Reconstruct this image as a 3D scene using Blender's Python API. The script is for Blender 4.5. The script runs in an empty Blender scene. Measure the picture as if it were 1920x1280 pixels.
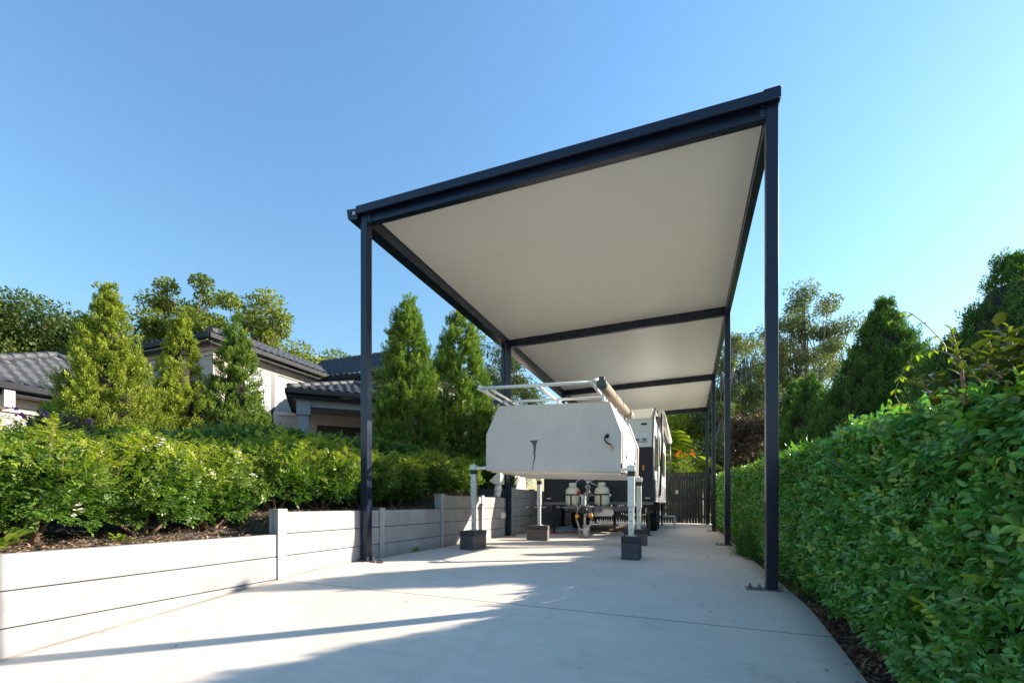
import bpy, bmesh, math, random
import numpy as np
from mathutils import Vector, Matrix
R = math.radians
rng = np.random.default_rng(7)
random.seed(7)
scene = bpy.context.scene
COL = scene.collection

# ------------------------------------------------------------------ camera numbers, ground form
CAMH = 0.74
TH = 0.3641

def gz(x, y):
    """height of the concrete: nearly level under the carport, falling towards the street"""
    x = np.asarray(x, float); y = np.asarray(y, float)
    k = np.clip((x - .678) / (-3.585 - .678), 0, 1)
    sl = .12 + (.088 - .12) * k
    d = np.minimum(3.95 - y, 8.0)
    fall = -sl * np.where(d > 0, np.sqrt(d * d + .04) - .2, 0)
    return .07 * k + fall

# ------------------------------------------------------------------ tagging
def tag(o, label=None, cat=None, group=None, kind=None):
    if label: o['label'] = label
    if cat: o['category'] = cat
    if group: o['group'] = group
    if kind: o['kind'] = kind
    return o

def thing(name, label, cat, loc=(0, 0, 0), group=None):
    o = bpy.data.objects.new(name, None)
    o.empty_display_size = .2
    COL.objects.link(o)
    o.location = loc
    return tag(o, label, cat, group)

def link(name, me, parent=None, world=True):
    o = bpy.data.objects.new(name, me)
    COL.objects.link(o)
    if parent is not None:
        o.parent = parent
        if world and parent.type == 'EMPTY':
            o.matrix_parent_inverse = Matrix.Translation(-Vector(parent.location))
    return o

def copy_tree(o, parent=None):
    c = o.copy(); COL.objects.link(c); c.parent = parent
    for ch in list(o.children): copy_tree(ch, c)
    return c

# ------------------------------------------------------------------ mesh builder
class MB:
    def __init__(s): s.v = []; s.f = []; s.sm = []
    def raw(s, vs, fs, smooth=False):
        b = len(s.v); s.v += [tuple(map(float, p)) for p in vs]
        for f in fs: s.f.append([b + i for i in f]); s.sm.append(smooth)
        return s
    def box(s, x0, y0, z0, x1, y1, z1):
        x0, x1 = sorted((x0, x1)); y0, y1 = sorted((y0, y1)); z0, z1 = sorted((z0, z1))
        return s.raw([(x0,y0,z0),(x1,y0,z0),(x1,y1,z0),(x0,y1,z0),(x0,y0,z1),(x1,y0,z1),(x1,y1,z1),(x0,y1,z1)],
                     [(0,3,2,1),(4,5,6,7),(0,1,5,4),(1,2,6,5),(2,3,7,6),(3,0,4,7)])
    def obox(s, c, ax, ay, az):
        """box from a centre and three half-axis vectors"""
        c = np.array(c, float); ax = np.array(ax, float); ay = np.array(ay, float); az = np.array(az, float)
        p = [c + a*ax + b*ay + d*az for d in (-1, 1) for a, b in ((-1,-1),(1,-1),(1,1),(-1,1))]
        return s.raw(p, [(0,3,2,1),(4,5,6,7),(0,1,5,4),(1,2,6,5),(2,3,7,6),(3,0,4,7)])
    def bar(s, p, q, w, h, up=(0, 0, 1)):
        p = Vector(p); q = Vector(q); d = (q - p); L = d.length; d.normalize()
        up = Vector(up)
        if abs(d.dot(up)) > .98: up = Vector((0, 1, 0))
        a = d.cross(up).normalized(); b = a.cross(d).normalized()
        return s.obox((p + q) / 2, d * L / 2, a * w / 2, b * h / 2)
    def tube(s, path, r, n=8, cap=True, smooth=True):
        P = [Vector(p) for p in path]
        rs = r if isinstance(r, (list, tuple)) else [r] * len(P)
        t0 = (P[1] - P[0]).normalized()
        ref = Vector((0, 0, 1)) if abs(t0.z) < .9 else Vector((1, 0, 0))
        a = t0.cross(ref).normalized(); vs = []
        for i, p in enumerate(P):
            t = (P[min(i + 1, len(P) - 1)] - P[max(i - 1, 0)])
            t = t.normalized() if t.length > 1e-9 else t0
            a = (a - t * a.dot(t))
            a = a.normalized() if a.length > 1e-6 else t.orthogonal().normalized()
            b = t.cross(a)
            for k in range(n):
                w = 2 * math.pi * k / n
                vs.append(p + (a * math.cos(w) + b * math.sin(w)) * rs[i])
        fs = []
        for i in range(len(P) - 1):
            for k in range(n):
                k2 = (k + 1) % n
                fs.append((i*n + k, i*n + k2, (i+1)*n + k2, (i+1)*n + k))
        s.raw(vs, fs, smooth)
        if cap:
            b = len(s.v) - len(vs)
            s.f.append([b + k for k in reversed(range(n))]); s.sm.append(False)
            s.f.append([b + (len(P)-1)*n + k for k in range(n)]); s.sm.append(False)
        return s
    def lathe(s, prof, c=(0, 0, 0), axis='z', n=24, smooth=True):
        vs = []
        for r, h in prof:
            for k in range(n):
                w = 2 * math.pi * k / n; a, b = r * math.cos(w), r * math.sin(w)
                p = (a, b, h) if axis == 'z' else (h, a, b) if axis == 'x' else (a, h, b)
                vs.append((p[0] + c[0], p[1] + c[1], p[2] + c[2]))
        fs = []
        for i in range(len(prof) - 1):
            for k in range(n):
                k2 = (k + 1) % n
                fs.append((i*n + k, i*n + k2, (i+1)*n + k2, (i+1)*n + k))
        s.raw(vs, fs, smooth)
        b = len(s.v) - len(vs)
        if prof[0][0] > 1e-6: s.f.append([b + k for k in reversed(range(n))]); s.sm.append(False)
        if prof[-1][0] > 1e-6: s.f.append([b + (len(prof)-1)*n + k for k in range(n)]); s.sm.append(False)
        return s
    def prism(s, poly, axis, a0, a1, smooth=False):
        """poly: 2-D outline; axis 'x': (y,z) extruded in x; 'y': (x,z); 'z': (x,y)"""
        def P(u, w, a): return (a, u, w) if axis == 'x' else (u, a, w) if axis == 'y' else (u, w, a)
        n = len(poly)
        vs = [P(u, w, a0) for u, w in poly] + [P(u, w, a1) for u, w in poly]
        fs = [tuple(range(n)), tuple(reversed(range(n, 2*n)))]
        fs += [(i, n + i, n + (i+1) % n, (i+1) % n) for i in range(n)]
        return s.raw(vs, fs, smooth)
    def ball(s, c, r, n=10, m=7):
        prof = [(max(1e-7, math.sin(math.pi*i/m)), -math.cos(math.pi*i/m)) for i in range(m+1)]
        r = (r, r, r) if isinstance(r, (int, float)) else r
        vs = []
        for a, h in prof:
            for k in range(n):
                w = 2*math.pi*k/n
                vs.append((c[0]+r[0]*a*math.cos(w), c[1]+r[1]*a*math.sin(w), c[2]+r[2]*h))
        fs = [(i*n+k, i*n+(k+1) % n, (i+1)*n+(k+1) % n, (i+1)*n+k) for i in range(m) for k in range(n)]
        return s.raw(vs, fs, True)
    def build(s, name, mat, parent=None, bevel=0, world=True, seg=2):
        me = bpy.data.meshes.new(name)
        bm = bmesh.new()
        vs = [bm.verts.new(p) for p in s.v]
        for f, sm in zip(s.f, s.sm):
            try:
                fa = bm.faces.new([vs[i] for i in f]); fa.smooth = sm
            except ValueError:
                pass
        bmesh.ops.recalc_face_normals(bm, faces=bm.faces)
        if bevel:
            es = [e for e in bm.edges if len(e.link_faces) == 2 and e.calc_face_angle(0) > .6]
            bmesh.ops.bevel(bm, geom=es, offset=bevel, segments=seg, profile=.5, affect='EDGES', clamp_overlap=True)
        bm.to_mesh(me); bm.free()
        me.materials.append(mat)
        return link(name, me, parent, world)

def grid_mesh(name, xs, ys, zf, mat, parent=None):
    X, Y = np.meshgrid(xs, ys, indexing='ij'); Z = zf(X, Y)
    V = np.stack([X, Y, Z], -1).reshape(-1, 3); nx, ny = len(xs), len(ys)
    i, j = np.meshgrid(np.arange(nx-1), np.arange(ny-1), indexing='ij'); a = (i*ny + j).ravel()
    F = np.stack([a, a+ny, a+ny+1, a+1], 1)
    return poly_mesh(name, V, F, mat, parent, smooth=True)

def poly_mesh(name, V, F, mat, parent=None, tone=None, smooth=False, world=True):
    V = np.asarray(V, np.float32); F = np.asarray(F, np.int32); k = F.shape[1]
    me = bpy.data.meshes.new(name)
    me.vertices.add(len(V)); me.vertices.foreach_set('co', V.ravel())
    me.loops.add(F.size); me.loops.foreach_set('vertex_index', F.ravel())
    me.polygons.add(len(F)); me.polygons.foreach_set('loop_start', np.arange(0, F.size, k, dtype=np.int32))
    if smooth: me.polygons.foreach_set('use_smooth', np.ones(len(F), bool))
    if tone is not None:
        at = me.attributes.new('tone', 'FLOAT', 'POINT'); at.data.foreach_set('value', np.asarray(tone, np.float32))
    me.update(calc_edges=True)
    me.materials.append(mat)
    return link(name, me, parent, world)

# ------------------------------------------------------------------ materials
def _nt(name):
    m = bpy.data.materials.new(name); m.use_nodes = True
    nt = m.node_tree; b = nt.nodes['Principled BSDF']
    return m, nt, b
def _n(nt, t, **kw):
    n = nt.nodes.new(t)
    for k, v in kw.items():
        if k in n.inputs: n.inputs[k].default_value = v
        else: setattr(n, k, v)
    return n
def _mix(nt, fac, a, b, mode='MIX'):
    n = nt.nodes.new('ShaderNodeMix'); n.data_type = 'RGBA'; n.blend_type = mode
    def put(sock, v):
        if isinstance(v, bpy.types.NodeSocket): nt.links.new(v, sock)
        elif isinstance(v, (int, float)): sock.default_value = v
        else: sock.default_value = (*v, 1) if len(v) == 3 else v
    put(n.inputs[0], fac); put(n.inputs[6], a); put(n.inputs[7], b)
    return n.outputs[2]
def _ramp(nt, src, p0, p1, c0=0., c1=1.):
    n = nt.nodes.new('ShaderNodeMapRange'); nt.links.new(src, n.inputs[0])
    n.inputs[1].default_value = p0; n.inputs[2].default_value = p1
    n.inputs[3].default_value = c0; n.inputs[4].default_value = c1
    return n.outputs[0]
def _noise(nt, scale, detail=4, co=None, rough=.55, stretch=None):
    n = _n(nt, 'ShaderNodeTexNoise', Scale=scale, Detail=detail, Roughness=rough)
    g = nt.nodes.new('ShaderNodeNewGeometry') if co is None else None
    src = g.outputs['Position'] if co is None else co
    if stretch:
        mp = nt.nodes.new('ShaderNodeMapping'); mp.inputs['Scale'].default_value = stretch
        nt.links.new(src, mp.inputs[0]); src = mp.outputs[0]
    nt.links.new(src, n.inputs['Vector'])
    return n.outputs[0]

def mat(name, col, rough=.5, metal=0., var=.12, scale=6., bump=0., bscale=60., spec=.5, stretch=None, dirt=None):
    m, nt, b = _nt(name)
    nz = _noise(nt, scale, 5, stretch=stretch)
    c = _mix(nt, _ramp(nt, nz, .3, .7), tuple(x * (1 - var) for x in col), tuple(min(1, x * (1 + var)) for x in col))
    if dirt:
        c = _mix(nt, _ramp(nt, _noise(nt, dirt[1], 6, rough=.7), .52, .75, 0, dirt[2]), c, dirt[0])
    nt.links.new(c, b.inputs['Base Color'])
    nt.links.new(_ramp(nt, nz, .2, .8, max(.02, rough - .08), min(1, rough + .08)), b.inputs['Roughness'])
    b.inputs['Metallic'].default_value = metal
    b.inputs['Specular IOR Level'].default_value = spec
    if bump:
        bp = _n(nt, 'ShaderNodeBump', Strength=bump, Distance=.01)
        nt.links.new(_noise(nt, bscale, 4), bp.inputs['Height']); nt.links.new(bp.outputs[0], b.inputs['Normal'])
    return m

def leaf_mat(name, dark, light, young=None, rough=.45, trans=.35, spec=.4, tcol=None):
    """two greens mixed per leaf, young growth by the 'tone' attribute, light passing through the blade"""
    m, nt, b = _nt(name)
    g = nt.nodes.new('ShaderNodeNewGeometry')
    c = _mix(nt, g.outputs['Random Per Island'], dark, light)
    if young:
        at = nt.nodes.new('ShaderNodeAttribute'); at.attribute_name = 'tone'
        c = _mix(nt, at.outputs['Fac'], c, young)
    nt.links.new(c, b.inputs['Base Color'])
    b.inputs['Roughness'].default_value = rough; b.inputs['Specular IOR Level'].default_value = spec
    tr = nt.nodes.new('ShaderNodeBsdfTranslucent')
    tc = _mix(nt, 1., c, tcol or (1.0, 1.25, .35), 'MULTIPLY')
    nt.links.new(tc, tr.inputs[0])
    mx = nt.nodes.new('ShaderNodeMixShader'); mx.inputs[0].default_value = trans
    nt.links.new(b.outputs[0], mx.inputs[1]); nt.links.new(tr.outputs[0], mx.inputs[2])
    nt.links.new(mx.outputs[0], nt.nodes['Material Output'].inputs[0])
    return m

M = {}
M['navy'] = mat('powder_coat_dark', (.006, .012, .032), .28, var=.06, scale=3, spec=.45)
M['steel_plate'] = mat('zinc_plate', (.2, .2, .21), .45, metal=.7, var=.25, scale=25)
M['ceiling'] = mat('white_panel', (.78, .765, .72), .38, var=.015, scale=.6)
M['galv'] = mat('galvanised_steel', (.62, .65, .64), .42, metal=.55, var=.12, scale=18)
M['galv_post'] = mat('galvanised_post', (.42, .44, .46), .55, metal=.35, var=.14, scale=9, stretch=(1, 1, .15))
M['alu'] = mat('aluminium_tube', (.78, .78, .76), .4, metal=.4, var=.06, scale=6)
M['sleeper'] = mat('concrete_sleeper', (.365, .355, .352), .85, var=.14, scale=3.5, bump=.3, bscale=45, dirt=((.26, .23, .19), 2.2, .55))
M['block'] = mat('charcoal_block', (.085, .085, .092), .9, var=.18, scale=14, bump=.6, bscale=120)
M['block_brown'] = mat('brown_block', (.15, .125, .115), .9, var=.18, scale=14, bump=.6, bscale=120)
M['cap_dark'] = mat('dark_paver', (.045, .046, .052), .85, var=.2, scale=10, bump=.5, bscale=120)
M['cap_brown'] = mat('brown_paver', (.075, .065, .062), .85, var=.2, scale=10, bump=.5, bscale=120)
M['van_white'] = mat('van_white_composite', (.74, .76, .78), .25, var=.02, scale=2)
M['van_cream'] = mat('van_cream_hood', (.78, .74, .64), .4, var=.04, scale=3)
M['black_trim'] = mat('black_trim', (.018, .018, .02), .4, var=.2, scale=10)
M['rubber'] = mat('tyre_rubber', (.02, .02, .021), .75, var=.25, scale=20, bump=.3)
M['glass_dark'] = mat('dark_glass', (.02, .025, .03), .06, var=.02, spec=.8)
M['chassis'] = mat('chassis_grey', (.2, .2, .2), .5, var=.15, scale=8)
M['gas'] = mat('gas_bottle_paint', (.66, .70, .58), .38, var=.05, scale=6)
M['white_paint'] = mat('white_paint', (.75, .74, .71), .45, var=.05, scale=8)
M['pvc'] = mat('white_pvc', (.78, .77, .74), .4, var=.03, scale=6)
M['amber'] = mat('amber_lens', (.75, .26, .02), .2, var=.05)
M['orange'] = mat('orange_plastic', (.75, .32, .03), .45, var=.1)
M['red'] = mat('red_plastic', (.6, .04, .03), .4, var=.1)
M['jockey'] = mat('grey_jockey_wheel', (.55, .54, .5), .6, var=.12, scale=20)
M['bag'] = mat('canvas_bag', (.33, .27, .205), .85, var=.15, scale=12, bump=.5, bscale=200)
M['bag_end'] = mat('dark_end_cap', (.06, .065, .075), .6, var=.15, scale=12)
M['fence'] = mat('charcoal_paling', (.021, .022, .03), .6, var=.25, scale=8, stretch=(6, 6, .4))
M['brass'] = mat('latch_metal', (.6, .52, .34), .35, metal=.7)
M['mulch_base'] = mat('garden_soil', (.075, .06, .05), .95, var=.5, scale=16, bump=1., bscale=30)
M['bounce_ground'] = mat('pale_bounce_ground', (.34, .31, .20), .95, var=.2, scale=1.5)  # pale tone picked so the mostly unseen ground bounces light upward
M['unseen_street'] = mat('pale_bounce_street', (.5, .48, .44), .9, var=.08, scale=2)  # pale reflector surface for the added area behind the camera
M['mulch'] = leaf_mat('bark_mulch', (.12, .075, .05), (.52, .37, .24), rough=.9, trans=0, spec=.1)
M['deadleaf'] = leaf_mat('dry_leaf_litter', (.09, .055, .04), (.36, .21, .13), rough=.8, trans=.1, spec=.2)
M['render'] = mat('taupe_render', (.46, .405, .375), .9, var=.04, scale=2, bump=.15, bscale=90)
M['trim'] = mat('cream_trim', (.55, .49, .43), .6, var=.04, scale=4)
M['column'] = mat('blue_grey_render', (.27, .29, .33), .85, var=.05, scale=3, bump=.15, bscale=90)
M['soffit'] = mat('soffit', (.36, .33, .31), .8, var=.03)
M['gutter'] = mat('dark_gutter', (.016, .018, .024), .6, var=.08, spec=.2)
M['tile'] = mat('slate_roof_tile', (.042, .046, .054), .5, var=.3, scale=5)
M['ridge'] = mat('slate_ridge_tile', (.075, .078, .086), .6, var=.2, scale=6)
M['blind'] = mat('white_blind', (.72, .74, .75), .5, var=.04, scale=3)
M['win_frame'] = mat('dark_window_frame', (.03, .03, .034), .4)
M['door_dark'] = mat('dark_timber_door', (.012, .01, .01), .4, var=.3)
M['bark'] = mat('bark', (.13, .095, .07), .9, var=.35, scale=14, bump=.8, bscale=40, stretch=(3, 3, .6))
M['gumbark'] = mat('gum_bark', (.2, .18, .165), .85, var=.35, scale=8, bump=.6, bscale=30, stretch=(3, 3, .5))
M['stem'] = mat('shrub_stem', (.24, .15, .095), .85, var=.3, scale=30)
M['twig'] = mat('dark_filler', (.022, .018, .013), .95, var=.4, scale=30)  # near-black fill painted for the shade inside foliage and sleeper joints
M['vine_stem'] = mat('vine_stem', (.26, .25, .13), .6, var=.2, scale=30)
M['flower_white'] = leaf_mat('white_petals', (.72, .7, .62), (.85, .83, .76), rough=.6, trans=.3, tcol=(1, 1, .9))
M['flower_red'] = leaf_mat('red_petals', (.4, .06, .03), (.6, .14, .08), rough=.6, trans=.3, tcol=(1, .8, .6))
M['flower_purple'] = leaf_mat('purple_petals', (.32, .03, .36), (.5, .06, .5), rough=.6, trans=.3, tcol=(1, .9, 1))
M['shrub'] = leaf_mat('jessamine_leaf', (.045, .115, .022), (.15, .27, .045), (.50, .52, .075), rough=.32, trans=.38, spec=.55)
M['shrub_dark'] = leaf_mat('back_hedge_leaf', (.035, .095, .024), (.09, .19, .045), (.24, .33, .06), rough=.45, trans=.35)
M['hedge'] = leaf_mat('clipped_hedge_leaf', (.02, .10, .028), (.125, .42, .095), (.46, .55, .06), rough=.27, trans=.28, spec=.55)
M['hedge_purple'] = leaf_mat('purple_green_leaf', (.035, .03, .022), (.075, .1, .03), (.2, .24, .03), rough=.35, trans=.3, spec=.5)
M['vine'] = leaf_mat('vine_leaf', (.1, .2, .02), (.24, .32, .03), (.4, .42, .04), rough=.45, trans=.45)
M['conifer'] = leaf_mat('juniper_spray', (.12, .18, .035), (.27, .32, .06), (.60, .60, .11), rough=.8, trans=.35, spec=.12)
M['conifer_mid'] = leaf_mat('juniper_spray_green', (.06, .13, .032), (.15, .245, .06), (.42, .48, .10), rough=.8, trans=.32, spec=.12)
M['thuja'] = leaf_mat('dark_cypress_spray', (.04, .105, .035), (.085, .20, .055), (.20, .34, .07), rough=.7, trans=.3, spec=.2)
M['tree'] = leaf_mat('broad_tree_leaf', (.06, .10, .024), (.17, .22, .045), (.33, .34, .07), rough=.5, trans=.4)
M['tree_far'] = leaf_mat('far_tree_leaf', (.035, .07, .022), (.105, .15, .042), (.2, .23, .06), rough=.5, trans=.35)
M['tree_dk'] = leaf_mat('dark_tree_leaf', (.03, .06, .02), (.085, .12, .035), (.15, .17, .05), rough=.5, trans=.3)
M['gum'] = leaf_mat('gum_leaf', (.075, .115, .045), (.17, .225, .085), (.27, .28, .13), rough=.5, trans=.3, tcol=(1, 1.2, .6))
M['copper'] = leaf_mat('copper_leaf', (.04, .036, .028), (.09, .065, .045), (.15, .10, .055), rough=.5, trans=.3, tcol=(1.1, .95, .6))
M['palm'] = leaf_mat('palm_frond', (.06, .14, .014), (.17, .27, .03), (.4, .38, .04), rough=.4, trans=.45)
M['palm_dead'] = leaf_mat('dry_palm_frond', (.11, .05, .03), (.25, .12, .06), rough=.7, trans=.3, tcol=(1, .8, .5))
M['croton'] = leaf_mat('orange_leaf', (.5, .16, .02), (.75, .36, .03), rough=.4, trans=.4, tcol=(1.1, .9, .4))

def concrete_mat():
    m, nt, b = _nt('broom_finished_concrete')
    g = nt.nodes.new('ShaderNodeNewGeometry'); pos = g.outputs['Position']
    sep = nt.nodes.new('ShaderNodeSeparateXYZ'); nt.links.new(pos, sep.inputs[0])
    c = _mix(nt, _ramp(nt, _noise(nt, .9, 6, rough=.62), .3, .72), (.69, .60, .51), (.80, .70, .60))
    c = _mix(nt, _ramp(nt, _noise(nt, 7, 5, stretch=(.35, 2.2, 1)), .42, .72, 0, .5), c, (.60, .54, .47))       # trowel streaks
    c = _mix(nt, _ramp(nt, _noise(nt, 2.1, 8, rough=.75), .56, .70, 0, .55), c, (.47, .43, .375))                 # weather stains
    c = _mix(nt, _ramp(nt, _noise(nt, 140, 2), .5, .78, 0, .35), c, (.42, .41, .39))                            # sand grain
    vo = _n(nt, 'ShaderNodeTexVoronoi', Scale=5.5); nt.links.new(pos, vo.inputs['Vector'])
    c = _mix(nt, _ramp(nt, vo.outputs['Distance'], .012, .03, .75, 0), c, (.2, .18, .16))                       # specks of dirt
    def line(sock, at, w):
        a = _n(nt, 'ShaderNodeMath', operation='SUBTRACT'); nt.links.new(sock, a.inputs[0]); a.inputs[1].default_value = at
        d = _n(nt, 'ShaderNodeMath', operation='ABSOLUTE'); nt.links.new(a.outputs[0], d.inputs[0])
        return _ramp(nt, d.outputs[0], w * .4, w, 1, 0)
    h = None
    for y, w in ((3.29, .007), (6.4, .008), (9.5, .009), (12.6, .009), (15.7, .009), (.2, .008)):
        l = line(sep.outputs[1], y, w)
        c = _mix(nt, l, c, (.10, .095, .09))
        h = l if h is None else h
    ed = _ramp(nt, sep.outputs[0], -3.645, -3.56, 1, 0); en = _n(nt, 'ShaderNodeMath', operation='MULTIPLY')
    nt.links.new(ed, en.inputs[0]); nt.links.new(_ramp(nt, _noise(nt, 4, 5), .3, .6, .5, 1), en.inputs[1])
    c = _mix(nt, en.outputs[0], c, (.27, .225, .175))                                                            # darker band along the wall, uneven by noise
    tm = _ramp(nt, _noise(nt, 1.3, 6, rough=.7, stretch=(2.4, .25, 1)), .56, .74, 0, .3)
    c = _mix(nt, tm, c, (.45, .42, .38))                                                                        # faint wheel tracks
    nt.links.new(c, b.inputs['Base Color'])
    b.inputs['Roughness'].default_value = .82; b.inputs['Specular IOR Level'].default_value = .3
    bp = _n(nt, 'ShaderNodeBump', Strength=.35, Distance=.006)
    nt.links.new(_noise(nt, 90, 4, stretch=(.3, 1.6, 1)), bp.inputs['Height']); nt.links.new(bp.outputs[0], b.inputs['Normal'])
    return m
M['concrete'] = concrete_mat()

def canopy_mat():
    """weathered bare aluminium sheet with fine vertical streaking"""
    m, nt, b = _nt('weathered_aluminium_sheet')
    c = _mix(nt, _ramp(nt, _noise(nt, 2.2, 6, rough=.65), .3, .7), (.55, .495, .465), (.63, .57, .54))
    c = _mix(nt, _ramp(nt, _noise(nt, 9, 5, stretch=(5, 5, .35)), .48, .75, 0, .45), c, (.46, .415, .38))
    c = _mix(nt, _ramp(nt, _noise(nt, 55, 3, stretch=(1.2, 1.2, .5)), .66, .76, 0, .5), c, (.36, .35, .34))
    nt.links.new(c, b.inputs['Base Color']); b.inputs['Metallic'].default_value = .15
    b.inputs['Roughness'].default_value = .5
    return m
M['canopy'] = canopy_mat()

def checker_mat():
    """black checker plate: raised lozenges in two crossing directions"""
    m, nt, b = _nt('black_checker_plate')
    b.inputs['Base Color'].default_value = (.05, .05, .056, 1); b.inputs['Roughness'].default_value = .3; b.inputs['Metallic'].default_value = .7
    g = nt.nodes.new('ShaderNodeNewGeometry'); sep = nt.nodes.new('ShaderNodeSeparateXYZ'); nt.links.new(g.outputs['Position'], sep.inputs[0])
    def mth(op, a, bb=None):
        n = nt.nodes.new('ShaderNodeMath'); n.operation = op
        for i, v in enumerate((a, bb)):
            if v is None: continue
            if isinstance(v, (int, float)): n.inputs[i].default_value = v
            else: nt.links.new(v, n.inputs[i])
        return n.outputs[0]
    xy = mth('ADD', sep.outputs[0], sep.outputs[1])
    u = mth('MULTIPLY', mth('ADD', xy, sep.outputs[2]), 95.); v = mth('MULTIPLY', mth('SUBTRACT', xy, sep.outputs[2]), 95.)
    cell = mth('SIGN', mth('MULTIPLY', mth('SINE', mth('MULTIPLY', u, .5)), mth('SINE', mth('MULTIPLY', v, .5))))
    h1 = mth('MULTIPLY', mth('ABSOLUTE', mth('SINE', u)), mth('MAXIMUM', cell, 0.)); h2 = mth('MULTIPLY', mth('ABSOLUTE', mth('SINE', v)), mth('MAXIMUM', mth('MULTIPLY', cell, -1.), 0.))
    bp = _n(nt, 'ShaderNodeBump', Strength=.9, Distance=.006); nt.links.new(mth('ADD', h1, h2), bp.inputs['Height']); nt.links.new(bp.outputs[0], b.inputs['Normal'])
    return m
M['checker'] = checker_mat()

# ------------------------------------------------------------------ camera, sky, sun
cam = bpy.data.cameras.new('camera'); co = bpy.data.objects.new('camera', cam); COL.objects.link(co)
co.location = (0, 0, CAMH); co.rotation_euler = (R(90), 0, TH)
cam.sensor_width = 36; cam.lens = 36 * 863.47 / 1920; cam.shift_y = (945.56 - 640) / 1920
cam.clip_start = .05; cam.clip_end = 2000
scene.camera = co
SUN_AZ, SUN_EL = R(36.3), R(24.5)
sd = Vector((math.cos(SUN_AZ) * math.cos(SUN_EL), math.sin(SUN_AZ) * math.cos(SUN_EL), math.sin(SUN_EL)))
w = bpy.data.worlds.new('World'); scene.world = w; w.use_nodes = True
nt = w.node_tree; sky = nt.nodes.new('ShaderNodeTexSky'); sky.sky_type = 'NISHITA'; sky.sun_disc = False
sky.sun_elevation = SUN_EL; sky.sun_rotation = math.pi / 2 - SUN_AZ
sky.air_density = 2.0; sky.dust_density = .4; sky.ozone_density = 10.0; sky.altitude = 0
nt.links.new(sky.outputs[0], nt.nodes['Background'].inputs[0]); nt.nodes['Background'].inputs[1].default_value = .12
sl = bpy.data.lights.new('sun', 'SUN'); sl.energy = 4.6; sl.angle = R(.5); sl.color = (1, .94, .88)
so = bpy.data.objects.new('sun', sl); COL.objects.link(so); so.location = (20, 15, 12)
so.rotation_euler = (-sd).to_track_quat('-Z', 'Y').to_euler()
scene.view_settings.view_transform = 'Standard'; scene.view_settings.look = 'None'
scene.view_settings.exposure = 1.33; scene.view_settings.use_white_balance = True; scene.view_settings.white_balance_temperature = 7300; scene.view_settings.gamma = 1
scene.cycles.max_bounces = 8; scene.cycles.transparent_max_bounces = 4
scene.cycles.use_denoising = True

# ================================================================== ground and driveway
xs = np.unique(np.concatenate([np.linspace(-300, -20, 12), np.linspace(-20, 20, 41), np.linspace(20, 300, 12)]))
ys = np.unique(np.concatenate([np.linspace(-60, -6, 8), np.linspace(-6, 24, 61), np.linspace(24, 400, 14)]))
tag(grid_mesh('ground', xs, ys, lambda x, y: gz(x, y) - .13, M['bounce_ground']), kind='structure')

def driveway():
    xs = np.linspace(-3.665, .82, 24); ys = np.linspace(-7, 19.4, 133)
    X, Y = np.meshgrid(xs, ys, indexing='ij'); Z = gz(X, Y)
    nx, ny = X.shape
    V = np.stack([X, Y, Z], -1).reshape(-1, 3).tolist(); F = []
    for i in range(nx-1):
        for j in range(ny-1): a = i*ny+j; F.append((a, a+ny, a+ny+1, a+1))
    # thickness along the visible right-hand edge, with a small rounded arris
    b = len(V)
    for j in range(ny): V.append((.826, Y[-1, j], Z[-1, j]-.008)); V.append((.828, Y[-1, j], Z[-1, j]-.125))
    for j in range(ny-1):
        e = (nx-1)*ny+j
        F.append((e, b+2*j, b+2*j+2, e+1)); F.append((b+2*j, b+2*j+1, b+2*j+3, b+2*j+2))
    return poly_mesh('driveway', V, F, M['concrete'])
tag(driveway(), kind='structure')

tag(grid_mesh('unseen_street', np.linspace(-60, 60, 25), np.linspace(-40, -7.002, 20), lambda x, y: gz(x*0-1.4, y*0-8.)+.0*x, M['unseen_street']), kind='structure')  # unseen street, added to bounce sunlight onto ceiling and canopy front

def soil_strip(x, y):
    n = .018*np.sin(9*x+3*y)*np.sin(11*y-4*x) + .012*np.sin(31*y)*np.sin(27*x)
    return gz(.82+0*x, y) - .035 + n
tag(grid_mesh('soil_strip', np.linspace(.80, 4.5, 50), np.linspace(-3, 19, 200), soil_strip, M['mulch_base']), kind='structure')

STEPS = (3.35, 6.45, 9.55)      # where the retaining wall rises by one sleeper
def wall_top(y):
    y = np.asarray(y, float)
    return .455 + .215*(1/(1+np.exp(-(y-3.42)/.03))) + .215*(1/(1+np.exp(-(y-6.52)/.03))) + .215*(1/(1+np.exp(-(y-9.62)/.03)))
def bed_z(x, y):
    sm = .455 + .645*np.clip((y-2.2)/8.5, 0, 1)
    k = np.clip((-3.72-x)/2.2, 0, 1)
    near = wall_top(y) - .035
    base = near*(1-k) + (np.maximum(sm, near*0+.5)+.13)*k
    far = np.clip((-6.5-x)/3, 0, 1)
    base = base*(1-far) + .95*far
    return base + .012*np.sin(17*x+5*y)*np.sin(13*y) + .008*np.sin(41*x)*np.sin(37*y+2)
tag(grid_mesh('garden_bed', np.concatenate([np.linspace(-60, -8, 14), np.linspace(-7.8, -3.77, 70)]),
              np.concatenate([np.linspace(-8, 0, 12), np.linspace(.1, 16, 220), np.linspace(16.4, 60, 14)]), bed_z, M['mulch_base']), kind='structure')

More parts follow.
